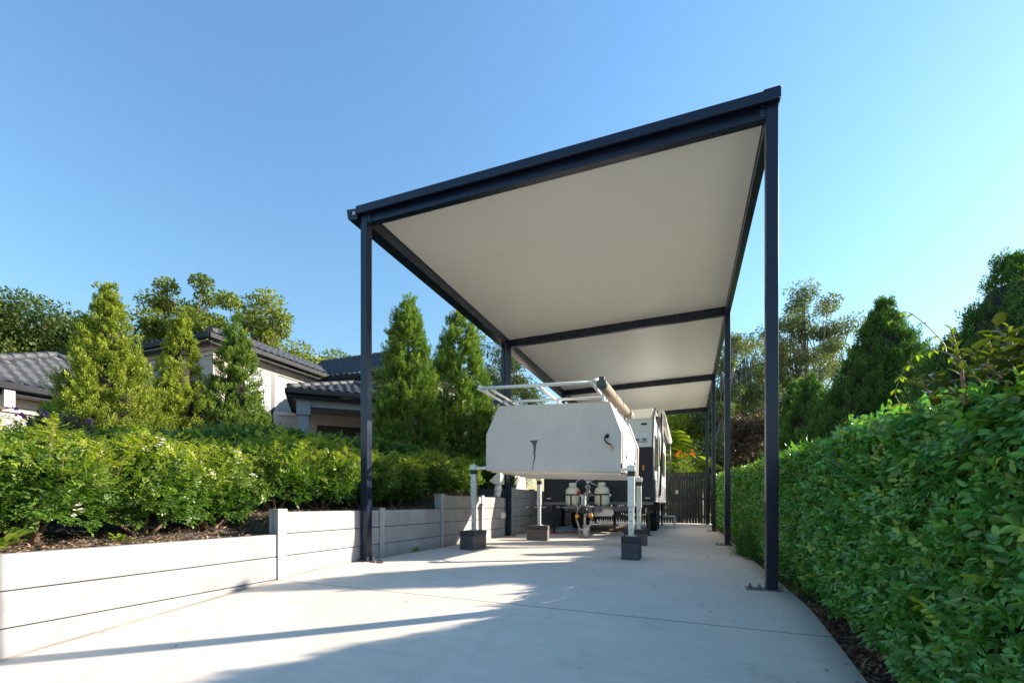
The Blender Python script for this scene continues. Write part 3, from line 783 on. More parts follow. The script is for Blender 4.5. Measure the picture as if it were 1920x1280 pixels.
# coupling with its clutter of leads, chains and plugs
cpl = MB().lathe([(.04, -.12), (.075, -.1), (.08, .02), (.05, .12)], (HX, HY-.02, HZ+.02), axis='y', n=12).build('coupling', M['black_trim'], van)
MB().bar((HX, HY-.06, HZ+.08), (HX+.03, HY+.2, HZ+.22), .04, .03).build('brake_lever', M['black_trim'], cpl, .006)
rs = random.Random(5)
for k in range(11):
    a = Vector((HX+rs.uniform(-.16, .2), HY+rs.uniform(-.02, .1), HZ+rs.uniform(-.02, .18))); b = Vector((HX+rs.uniform(-.26, .26), HY+rs.uniform(-.08, .08), HZ+rs.uniform(-.32, .12)))
    c = (a+b)/2 + Vector((rs.uniform(-.16, .16), -.06, rs.uniform(-.12, .2)))
    pts = [a*(1-t)**2 + c*2*t*(1-t) + b*t*t for t in np.linspace(0, 1, 12)]
    MB().tube(pts, rs.choice((.008, .011, .014)), 6).build('lead', M['black_trim'] if k % 3 else M['galv_post'], cpl)
for k, (dx, dz) in enumerate(((-.135, -.10), (.15, -.09))):
    MB().lathe([(.001, -.04), (.035, -.04), (.045, -.02), (.045, .03), (.03, .04)], (HX+dx, HY-.09, HZ+dz), axis='y', n=12).build('breakaway_plug', M['orange'], cpl)
for s, x1 in ((-1, -.12), (1, .14)):
    ch = MB(); p0 = Vector((HX+s*.16, HY-.06, HZ-.16)); p1 = Vector((HX+.01, HY-.08, HZ-.36))
    for i in range(12):
        t = i/11; p = p0.lerp(p1, t) + Vector((0, 0, -.11*math.sin(math.pi*t)))
        ring = [(p.x+.02*math.cos(q), p.y+(.008*math.sin(q) if i % 2 else .016*math.sin(q)), p.z+.016*math.sin(q)) for q in np.linspace(0, 2*math.pi, 9)]
        ch.tube(ring, .005, 5, cap=False)
    ch.build('safety_chain', M['galv'], cpl)
MB().tube([(HX-.12, HY-.1, HZ-.2), (HX-.10, HY-.1, HZ-.4), (HX-.06, HY-.12, .075)], .005, 5).build('cord', M['white_paint'], cpl)
MB().ball((HX-.06, HY-.12, .075), .025, 8, 6).build('tag', M['red'], cpl)
# regulator mast between the bottles with its hoses
mast = MB()
mast.box(-2.09, 10.16, .69, -2.05, 10.2, 1.08); mast.bar((-2.3, 10.18, .94), (-1.85, 10.18, .94), .05, .03)
mast.bar((-2.18, 10.18, .955), (-2.08, 10.18, 1.06), .02, .03); mast.bar((-1.96, 10.18, .955), (-2.06, 10.18, 1.06), .02, .03)
mst = mast.build('bottle_clamp_mast', M['chassis'], van, .004)
MB().lathe([(.025, -.02), (.06, -.02), (.06, .02), (.025, .02), (.025, -.02)], (-2.07, 10.17, 1.13), axis='y', n=20).build('ring_nut', M['galv_post'], mst)
MB().lathe([(.001, -.03), (.038, -.03), (.042, .01), (.02, .03)], (-2.075, 10.17, 1.24), axis='y', n=16).build('regulator', M['galv'], mst)
for pts in ([(-2.09, 10.17, 1.27), (-2.2, 10.15, 1.31), (-2.32, 10.13, 1.25), (-2.345, 10.13, 1.15), (-2.33, 10.15, 1.06)], [(-2.04, 10.17, 1.25), (-1.95, 10.15, 1.20), (-1.86, 10.14, 1.17), (-1.8, 10.16, 1.16)], [(-2.06, 10.17, 1.29), (-1.97, 10.14, 1.31), (-1.94, 10.13, 1.285), (-2.04, 10.14, 1.26)], [(-2.33, 10.13, 1.17), (-2.40, 10.15, 1.18), (-2.44, 10.2, 1.18)]):
    P = [Vector(p) for p in pts]; out = []
    for i in range(len(P)-1):
        a, b, c, d_ = P[max(i-1, 0)], P[i], P[i+1], P[min(i+2, len(P)-1)]
        for t in np.linspace(0, 1, 7)[:-1]:
            out.append(.5*((2*b) + (c-a)*t + (2*a-5*b+4*c-d_)*t*t + (3*b-a-3*c+d_)*t**3))
    out.append(P[-1]); MB().tube(out, .008, 6).build('gas_hose', M['white_paint'], mst)
MB().box(-2.205, 10.1, .69, -2.16, 10.14, .96).build('handbrake', M['white_paint'], van, .006)
MB().ball((-2.25, 10.08, 1.02), (.03, .03, .045), 8, 6).build('red_knob', M['red'], van)
def gas_bottle(x, y, label, rot):
    z = .698; r = .163
    t = thing('gas_cylinder', label, 'gas cylinder', (x, y, z), 'gas cylinders on the caravan drawbar')
    MB().lathe([(.001, .02), (.09, .02), (.10, 0), (.115, 0), (.118, .025), (.145, .04), (r, .085), (r, .33), (r-.006, .37), (r-.03, .405), (.09, .435), (.03, .445)], n=32).build('body', M['gas'], t, world=False)
    c = MB(); n = 28; a0 = rot
    vs = []; fs = []
    for i in range(n+1):
        a = a0 + .5 + i/n*(2*math.pi-1.0)
        for rr, h in ((.083, .43), (.087, .53), (.081, .53), (.077, .43)): vs.append((rr*math.cos(a), rr*math.sin(a), h))
    for i in range(n):
        for q in range(4): fs.append((4*i+q, 4*i+(q+1) % 4, 4*i+4+(q+1) % 4, 4*i+4+q))
    c.raw(vs, fs, True); c.build('collar', M['gas'], t, world=False)
    v = MB().lathe([(.018, .44), (.018, .49), (.03, .495), (.03, .515), (.02, .52)], n=10).build('valve', M['brass'], t, world=False)
    MB().lathe([(r+.001, .245), (r+.006, .25), (r+.006, .275), (r+.001, .28)], n=32).build('strap', M['black_trim'], t, world=False)
    MB().box(-.018, -r-.012, .0, .018, -r-.002, .25).build('upright_strap', M['black_trim'], t, .002, world=False)
    MB().box(r-.005, -.05, .225, r+.04, 0, .275).build('buckle', M['galv'], t, .006, world=False)
gas_bottle(-2.42, 10.2, 'pale green gas cylinder next to the red knob on the drawbar', 1.2)
gas_bottle(-1.755, 10.17, 'pale green gas cylinder with a clip buckle, half in sunlight', -.3)
# red lead lying under the nose
pts = [(-3.0+.45*t+.06*math.sin(7*t), 10.3+.8*t+.12*math.sin(11*t), .07) for t in np.linspace(0, 1, 30)]
tag(MB().tube(pts, .012, 6).build('power_lead', M['red'], None), 'red power lead lying on the concrete beneath the caravan nose', 'power lead')

# ================================================================== retaining wall
rw = thing('retaining_wall', 'pale concrete sleeper retaining wall stepping up beside the driveway', 'retaining wall', (-3.7, 6, 0))
WP = [-4.5, -2.6, -.9, .95, 3.35, 4.9, 6.45, 8.0, 9.55, 11.1, 12.65, 14.2, 15.75, 17.3, 18.9]
SH = .215
def top_of_bay(y): return .455 + SH*sum(y > s for s in (3.36, 6.46, 9.56))
for a, b in zip(WP[:-1], WP[1:]):
    t = top_of_bay((a+b)/2); lo = float(np.min(gz(-3.65, np.array([a, b])))) - .05; k = 0
    while t > lo:
        jx_ = random.uniform(-.002, .002)
        MB().box(-3.735+jx_, a+.012, t-SH+.007, -3.652+jx_, b-.012, t).build('sleeper', M['sleeper'], rw, .006)
        t -= SH; k += 1
MB().box(-3.765, -4.5, -1.2, -3.742, 18.9, .43).build('dark_backing', M['twig'], rw)  # added dark sheet that paints the shade in the sleeper joints
for y in WP:
    t = max(top_of_bay(y-.1), top_of_bay(y+.1)) + .022
    lo = float(gz(-3.65, y)) - .06
    m = MB().box(-3.648, y-.05, lo, -3.637, y+.05, t).box(-3.752, y-.05, lo, -3.741, y+.05, t).box(-3.741, y-.0045, lo, -3.648, y+.0045, t)
    p = m.build('steel_post', M['galv_post'], rw, .0015)
    MB().box(-3.756, y-.054, t+.0005, -3.632, y+.054, t+.007).box(-3.6355, y-.054, t-.03, -3.632, y+.054, t+.0005).build('post_cap', M['galv_post'], p, .001)
# conduit and weatherproof outlet on the wall
ob = thing('power_outlet', 'small white weatherproof power outlet on the retaining wall beside a carport post', 'power outlet', (-3.64, 8.95, .52))
MB().box(-3.648, 8.88, .45, -3.585, 9.02, .585).build('box', M['pvc'], ob, .012)
MB().box(-3.59, 8.895, .47, -3.57, 9.005, .55).build('flap', M['pvc'], ob, .008)
MB().tube([(-3.63, 9.02, .50), (-3.63, 9.5, .515), (-3.63, 12.6, .52)], .012, 8).build('conduit', M['galv_post'], ob)
# rainwater head with its pipe
rh = thing('rainwater_head', 'white plastic rainwater hopper and pipe tucked beside the second left carport post', 'rainwater head', (-3.72, 9.0, .85))
h = MB(); h.prism([(-3.66, 1.17), (-3.66, 1.43), (-3.71, 1.43), (-3.93, 1.235), (-3.80, 1.17)], 'y', 8.93, 9.15); h.build('hopper', M['pvc'], rh, .008)
MB().box(-3.72, 9.0, 1.41, -3.66, 9.06, 2.05).build('downpipe', M['pvc'], rh, .008)
MB().tube([(-3.76, 9.04, 1.18), (-3.765, 9.04, 1.02), (-3.78, 9.03, .93), (-3.78, 8.98, .88)], [.075, .07, .07, .07], 16).build('pipe_elbow', M['pvc'], rh)
MB().lathe([(.08, 0), (.086, .01), (.086, .05), (.078, .06)], (-3.765, 9.04, 1.03), n=18).build('pipe_collar', M['pvc'], rh)

# ================================================================== black paling fence with gate
fy = 18.72
fn = thing('paling_fence', 'black vertical paling fence closing the end of the driveway', 'fence', (-1.4, fy, 0))
rs = random.Random(3)
def palings(x0, x1, nm, par):
    m = MB(); x = x0
    while x < x1:
        wdt = rs.choice((.085, .085, .06)); g = .0
        m.box(x, fy+rs.uniform(-.003, .003), .035, min(x+wdt, x1), fy+.018, 1.965+rs.uniform(-.008, .008)); x += wdt + rs.choice((.012, .018, .018, .026))
    return m.build(nm, M['fence'], par)
palings(-3.6, -.52, 'paling_panel', fn)
gt = palings(-.48, .62, 'gate_leaf', fn)
palings(.70, 1.1, 'paling_panel', fn)
for z in (.28, .95, 1.75):
    MB().box(-3.6, fy+.02, z-.04, -.52, fy+.06, z+.04).build('rail', M['fence'], fn, .003)
    MB().box(-.48, fy+.02, z-.04, .62, fy+.06, z+.04).build('gate_rail', M['fence'], gt, .003)
for x in (-.50, .66): MB().box(x-.03 if x > 0 else x-.015, fy-.02, 0, x+.03 if x > 0 else x+.015, fy+.06, 2.0).build('fence_post', M['fence'], fn, .004)
l = MB().box(-.43, fy-.028, 1.15, -.32, fy-.006, 1.29).build('latch', M['brass'], gt, .008)
MB().ball((-.375, fy-.045, 1.21), .025, 8, 6).build('latch_knob', M['brass'], l)
sc = MB()
for x in np.arange(-.45, .62, .10):
    for z in (.28, .95): sc.ball((x+.02, fy-.006, z), .006, 5, 3)
sc.build('nail_heads', M['galv_post'], gt)['kind'] = 'stuff'

# ================================================================== house
hs = thing('house', 'two-storey taupe rendered house with slate grey tiled roofs and a diagonal porch', 'house', (-13, 10, .95))
def tile_plane(name, o, es, eu, poly, par, cs=.25, cu=.29, h=.032):
    """roof plane as rolled tiles: o eave origin, es along the eave, eu up the slope; poly outline in (s,u) metres"""
    o = np.array(o, float); es = np.array(es, float); es /= np.linalg.norm(es); eu = np.array(eu, float); eu /= np.linalg.norm(eu)
    nrm = np.cross(es, eu); nrm = nrm if nrm[2] > 0 else -nrm
    P = np.array(poly, float); s0, u0 = P.min(0); s1, u1 = P.max(0)
    S = np.arange(s0, s1+.01, cs/6); us = []; hh = []
    k = 0
    while u0 + k*cu < u1:
        us += [u0+k*cu, u0+(k+1)*cu-.012]; hh += [.03, 0.0]; k += 1
    U = np.array(us); HH = np.array(hh)
    SS, UU = np.meshgrid(S, U, indexing='ij'); ph = (SS/cs) % 1.0
    prof = np.where(ph < .62, np.sin(np.pi*ph/.62), -.25*np.sin(np.pi*(ph-.62)/.38))*h
    Z = prof + HH[None, :] + .004*np.sin(SS*37.7+np.floor(UU/cu)*5.1)
    V = o + SS[..., None]*es + UU[..., None]*eu + Z[..., None]*nrm
    ns, nu = SS.shape; i, j = np.meshgrid(np.arange(ns-1), np.arange(nu-1), indexing='ij'); a = (i*nu+j).ravel()
    F = np.stack([a, a+nu, a+nu+1, a+1], 1)
    cx = SS.ravel()[F].mean(1); cy = UU.ravel()[F].mean(1)
    ins = np.zeros(len(F), bool); n = len(P)
    for q in range(n):
        x1, y1 = P[q]; x2, y2 = P[(q+1) % n]
        if y1 == y2: continue
        c = ((y1 > cy) != (y2 > cy)) & (cx < (x2-x1)*(cy-y1)/(y2-y1)+x1); ins ^= c
    F = F[ins]; used, inv = np.unique(F, return_inverse=True)
    return poly_mesh(name, V.reshape(-1, 3)[used], inv.reshape(F.shape), M['tile'], par)
def ridge(a, b, par, r=.09):
    a = Vector(a); b = Vector(b); n = max(2, int((b-a).length/.36)); m = MB()
    for i in range(n):
        p = a.lerp(b, i/n); q = a.lerp(b, (i+1.08)/n); m.tube([p + Vector((0, 0, .03)), q + Vector((0, 0, .012))], [r*1.06, r*.94], 8)
    return m.build('ridge_cap', M['ridge'], par)
GZ = .9
def hbox(nm, m, *b, par=None, bev=0): return MB().box(*b).build(nm, M[m], par or hs, bev)
# wing A (two storeys, long side facing the driveway)
hbox('upper_wall', 'render', -20, 9.5, GZ-.6, -13, 14.2, 5.38)
EA, PA = 5.62, .46
o = .38
rfA = tile_plane('roof', (-13+o, 9.5-o, EA), (0, 1, 0), (-1, 0, PA), [(0, 0), (14-9.5+.0, 0), (8.1, 4.0), (4.0, 4.0)], hs)
sA = math.sqrt(1+PA*PA)
tile_plane('roof_slope', (-13+o, 9.5-o, EA), (-1, 0, 0), (0, 1, PA), [(0, 0), (8.2, 0), (4.0, 4.0)], rfA)
L = 4.0/sA
ridge((-13+o, 9.5-o, EA+.03), (-13+o-3.63, 9.5-o+3.63, EA+3.63*PA+.03), rfA)
def gutter_run(a, b, z, par, hgt=.16, dep=.12, nrm=(1, 0)):
    """quad gutter on the fascia, with the fascia and soffit behind it"""
    a = Vector((*a, z)); b = Vector((*b, z)); n = Vector((*nrm, 0)); d = (b-a).normalized()
    m = MB(); m.obox((a+b)/2 + Vector((0, 0, -hgt/2)) + n*dep/2, (b-a)/2 + d*dep*.5, n*dep/2, (0, 0, hgt/2))
    g = m.build('gutter', M['gutter'], par, .02)
    MB().obox((a+b)/2 + Vector((0, 0, -hgt-.055)) - n*.03, (b-a)/2, n*.03, (0, 0, .05)).build('fascia', M['gutter'], g, .004)
    return g
gutter_run((-13+o-.02, 9.5-o), (-13+o-.02, 13.9), EA-.02, hs, nrm=(1, 0)); gutter_run((-20, 9.5-o+.02), (-13+o, 9.5-o+.02), EA-.02, hs, nrm=(0, -1))
hbox('soffit', 'soffit', -20.2, 9.5-o-.02, 5.385, -13+o-.03, 14.15, 5.41)
# stepped cornice band under the eaves
for (b0, b1) in ((5.13, 5.24), (5.245, 5.38)):
    e = .045 if b0 < 5.2 else .10
    m = MB(); m.box(-13.003, 9.5-e, b0, -13+e, 14.0, b1); m.box(-20, 9.5-e, b0, -13.004, 9.501, b1); m.build('cornice', M['trim'], hs, .012)
f = hbox('window', 'win_frame', -13.05, 10.25, 3.50, -12.93, 11.58, 5.12)
hbox('blind', 'blind', -12.985, 10.33, 3.62, -12.925, 11.42, 5.04, par=f)
m = MB()
for z in np.arange(3.66, 5.05, .075): m.box(-12.926, 10.33, z, -12.915, 11.42, z+.05)
m.build('louvres', M['blind'], f)
hbox('pilaster', 'trim', -13.0, 11.60, 3.5, -12.94, 11.72, 5.13, bev=.006)
f2 = hbox('window', 'win_frame', -15.6, 9.45, 3.7, -14.4, 9.53, 5.0); hbox('pane', 'glass_dark', -15.55, 9.435, 3.75, -14.45, 9.46, 4.95, par=f2)
f3 = hbox('window', 'win_frame', -13.05, 9.9, 1.6, -12.965, 11.0, 2.9); hbox('pane', 'glass_dark', -12.97, 9.96, 1.66, -12.955, 10.94, 2.84, par=f3)
# wing B (two storeys, facing the street)
hbox('far_wing_wall', 'render', -13.2, 14.0, GZ-.6, -8.45, 20, 5.28)
EB, PB = 5.5, .53
rfB = tile_plane('roof', (-13+o-.1, 14-.4, EB), (1, 0, 0), (0, 1, PB), [(-3.9, 4.3), (0, 0), (4.75, 0), (.9, 4.35)], hs)
tile_plane('roof_slope', (-8.05, 13.6, EB), (0, 1, 0), (-1, 0, PB), [(0, 0), (7.0, 0), (3.85, 4.35)], rfB)
ridge((-8.05, 13.6, EB+.02), (-11.85, 17.4, EB+3.8*PB+.02), rfB); ridge((-16.4, 17.4, EB+3.8*PB+.03), (-11.85, 17.4, EB+3.8*PB+.03), rfB)
gutter_run((-12.6, 13.62), (-8.05, 13.62), EB-.02, hs, nrm=(0, -1)); gutter_run((-8.07, 13.6), (-8.07, 20), EB-.02, hs, nrm=(1, 0))
hbox('soffit', 'soffit', -13.0, 13.64, 5.29, -8.1, 14.2, 5.31)
m = MB(); m.box(-12.9, 13.94, 5.02, -8.39, 14.001, 5.14); m.box(-12.9, 13.90, 5.145, -8.35, 14.001, 5.28); m.build('cornice', M['trim'], hs, .012)
f = hbox('window', 'win_frame', -10.9, 13.95, 3.55, -9.9, 14.03, 4.95); hbox('pane', 'glass_dark', -10.84, 13.935, 3.6, -9.96, 13.96, 4.9, par=f)
hbox('trim_strip', 'trim', -9.55, 13.94, 3.3, -9.40, 14.01, 5.02, bev=.01)
# low end room right of wing B
hbox('low_wall', 'render', -8.449, 14.3, GZ-.6, -6.6, 19, 3.7)
rl = tile_plane('roof', (-8.6, 14.0, 3.78), (1, 0, 0), (0, 1, .42), [(0, 0), (2.3, 0), (2.3, 2.6), (0, 2.6)], hs)
gutter_run((-8.44, 14.02), (-6.3, 14.02), 3.76, hs, nrm=(0, -1)); f = hbox('window', 'win_frame', -8.0, 14.24, 1.8, -7.1, 14.33, 3.1); hbox('pane', 'glass_dark', -7.95, 14.22, 1.85, -7.15, 14.25, 3.05, par=f)
# diagonal porch in the corner
P0 = np.array((-10.5, 9.87)); dd = np.array((.729, .684)); nn = np.array((-.684, .729)); PWD = 3.7; PEV = 4.02
def pp(a, b, z): q = P0 + dd*a + nn*b; return (q[0], q[1], z)
pr = tile_plane('roof', pp(0, 0, PEV), (*dd, 0), (*nn, .40), [(0, 0), (PWD, 0), (PWD/2, 1.99)], hs)
tile_plane('roof_slope', pp(0, 0, PEV), (*nn, 0), (*dd, .40), [(0, 0), (3.6, 0), (3.6, 1.99), (1.85, 1.99)], pr)
tile_plane('roof_slope', pp(PWD, 0, PEV), (*nn, 0), (*(-dd), .40), [(0, 0), (3.6, 0), (3.6, 1.99), (1.85, 1.99)], pr)
ridge(pp(0, 0, PEV+.03), pp(1.85, 1.85, PEV+.77), pr, .075); ridge(pp(PWD, 0, PEV+.03), pp(1.85, 1.85, PEV+.77), pr, .075); ridge(pp(1.85, 1.85, PEV+.77), pp(1.85, 3.6, PEV+.77), pr, .075)
gutter_run(pp(0, .02, 0)[:2], pp(PWD, .02, 0)[:2], PEV, hs, .15, .11, nrm=tuple(-nn)); gutter_run(pp(.02, 0, 0)[:2], pp(.02, 3.2, 0)[:2], PEV, hs, .15, .11, nrm=tuple(-dd))
def pbox(nm, m, a0, a1, b0, b1, z0, z1, par=None, bev=0):
    c = pp((a0+a1)/2, (b0+b1)/2, (z0+z1)/2)
    return MB().obox(c, (*(dd*(a1-a0)/2), 0), (*(nn*(b1-b0)/2), 0), (0, 0, (z1-z0)/2)).build(nm, M[m], par or hs, bev)
pbox('porch_beam', 'column', .22, PWD-.22, .22, .46, 3.58, 3.79)
pbox('soffit', 'soffit', .03, PWD-.03, .03, 3.4, 3.80, 3.83)
for a in (.22, PWD-.55):
    c = pbox('porch_column', 'column', a+.03, a+.30, .22, .49, GZ-.6, 3.33, bev=.008)
    pbox('capital', 'column', a-.02, a+.35, .17, .54, 3.33, 3.79, par=c, bev=.008)
pbox('porch_wall', 'render', -.6, PWD+.6, 2.55, 2.65, GZ-.6, 3.8)
pbox('porch_trim', 'trim', -.5, PWD+.5, 2.51, 2.551, 3.68, 3.79)
dr = pbox('entry_door', 'door_dark', .72, 2.50, 2.49, 2.56, GZ-.5, 3.42)
M['stained'] = mat('stained_glass', (.12, .035, .03), .2, var=.6, scale=9)
sg = pbox('stained_glass', 'stained', 2.0, 2.42, 2.475, 2.495, 2.3, 3.25, par=dr)
m = MB()
for q in range(5):
    c = pp(2.0+q*.105, 2.47, 2.78); m.obox(c, (*(dd*.006), 0), (*(nn*.006), 0), (0, 0, .47))
for q in range(8):
    c = pp(2.21, 2.468, 2.35+q*.125); m.obox(c, (*(dd*.21), 0), (*(nn*.006), 0), (0, 0, .006))
m.build('leading', M['blind'], dr)
# wing C (single storey, nearest the street)
hbox('garage_wall', 'render', -16.8, 4.6, GZ-.6, -14.15, 9.49, 3.12)
rfC = tile_plane('roof', (-13.68, 4.1, 3.36), (0, 1, 0), (-1, 0, .70), [(0, 0), (5.35, 0), (2.95, 2.2)], hs)
tile_plane('roof_slope', (-13.68, 9.45, 3.36), (-1, 0, 0), (0, -1, .52), [(0, 0), (3.6, 0), (1.8, 2.76)], rfC)
tile_plane('roof_slope', (-13.68, 4.1, 3.36), (-1, 0, 0), (0, 1, .43), [(0, 0), (3.6, 0), (1.8, 3.2)], rfC)
ridge((-13.68, 9.45, 3.4), (-15.48, 7.02, 4.64), rfC); ridge((-13.68, 4.1, 3.4), (-15.48, 7.02, 4.64), rfC)
gutter_run((-13.7, 4.1), (-13.7, 9.45), 3.37, hs, nrm=(1, 0)); hbox('soffit', 'soffit', -17.2, 4.15, 3.125, -13.72, 9.45, 3.15)
m = MB(); m.box(-14.151, 4.6, 2.80, -14.10, 9.4, 2.92); m.box(-14.151, 4.6, 2.925, -14.05, 9.4, 3.12); m.build('cornice', M['trim'], hs, .012)
hbox('rafter_bracket', 'trim', -14.15, 5.32, 2.83, -13.62, 5.50, 3.20, bev=.01)

# ================================================================== foliage tools
def unit(a): return a / (np.linalg.norm(a, axis=-1, keepdims=True) + 1e-9)
def rnd_dir(n, g): return unit(g.normal(size=(n, 3)))
LEAF = {
 'oval': (np.array([(0,0,0),(.30,.5,.07),(.68,.40,.04),(1,0,-.12),(.68,-.40,.04),(.30,-.5,.07),(.48,0,-.03)], float),
          np.array([(0,6,1),(1,6,2),(2,6,3),(3,6,4),(4,6,5),(5,6,0)])),
 'fold': (np.array([(0,0,0),(.42,.5,.10),(1,0,-.06),(.42,-.5,.10)], float), np.array([(0,2,1),(0,3,2)])),
 'blade': (np.array([(0,.5,0),(0,-.5,0),(.55,-.42,.05),(.55,.42,.05),(1,0,-.06)], float), np.array([(0,1,2),(0,2,3),(3,2,4)])),
 'tri': (np.array([(0,.5,0),(0,-.5,0),(1,0,0)], float), np.array([(0,1,2)])),
}
class Fol:
    """collects leaves (many small bent blades) and links them as one mesh"""
    def __init__(s): s.V = []; s.F = []; s.T = []; s.n = 0
    def add(s, pos, d, nr, L, W, tone, kind='fold'):
        tv, tf = LEAF[kind]; pos = np.asarray(pos); N = len(pos)
        if N == 0: return s
        d = unit(d); y = unit(np.cross(nr, d)); z = np.cross(d, y)
        L = np.broadcast_to(L, (N,)); W = np.broadcast_to(W, (N,)); tone = np.broadcast_to(tone, (N,))
        v = pos[:, None] + tv[None, :, 0:1]*L[:, None, None]*d[:, None] + tv[None, :, 1:2]*W[:, None, None]*y[:, None] + tv[None, :, 2:3]*L[:, None, None]*z[:, None]
        k = len(tv)
        s.V.append(v.reshape(-1, 3)); s.F.append((tf[None] + (np.arange(N)*k)[:, None, None] + s.n).reshape(-1, 3)); s.T.append(np.repeat(tone, k)); s.n += N*k
        return s
    def pinnate(s, pos, ax, nr, length, pairs, L, W, tone, g, kind='fold', spread=.85):
        """compound sprigs: leaflets in alternating pairs along a short drooping rachis with one at its tip"""
        N = len(pos); ax = unit(ax); side = unit(np.cross(nr, ax)); up = np.cross(ax, side)
        length = np.broadcast_to(length, (N,))[:, None]
        for k in range(pairs*2+1):
            t = (.18 + .82*(k/(pairs*2)))
            sg = 0 if k == pairs*2 else (1 if k % 2 else -1)
            p = pos + ax*length*t - up*length*(.25*t*t)
            d = ax*(.55 if sg else 1.) + side*sg*spread - up*.18 + g.normal(scale=.12, size=(N, 3))
            s.add(p, d, up + side*(-sg)*.25 + g.normal(scale=.15, size=(N, 3)), L*g.uniform(.75, 1.15, N), W*g.uniform(.8, 1.15, N), tone, kind)
        return s
    def build(s, name, m, parent=None, world=True):
        return poly_mesh(name, np.concatenate(s.V), np.concatenate(s.F), m, parent, np.concatenate(s.T), world=world)
def wob(a, b, c=0.):
    return (np.sin(a*1.7+b*2.3+c)+np.sin(a*3.9-b*1.3+c*1.7+1)+.6*np.sin(a*7.1+b*5.3+c*.6+2)+.4*np.sin(a*13.7-b*11.1+c))/3.

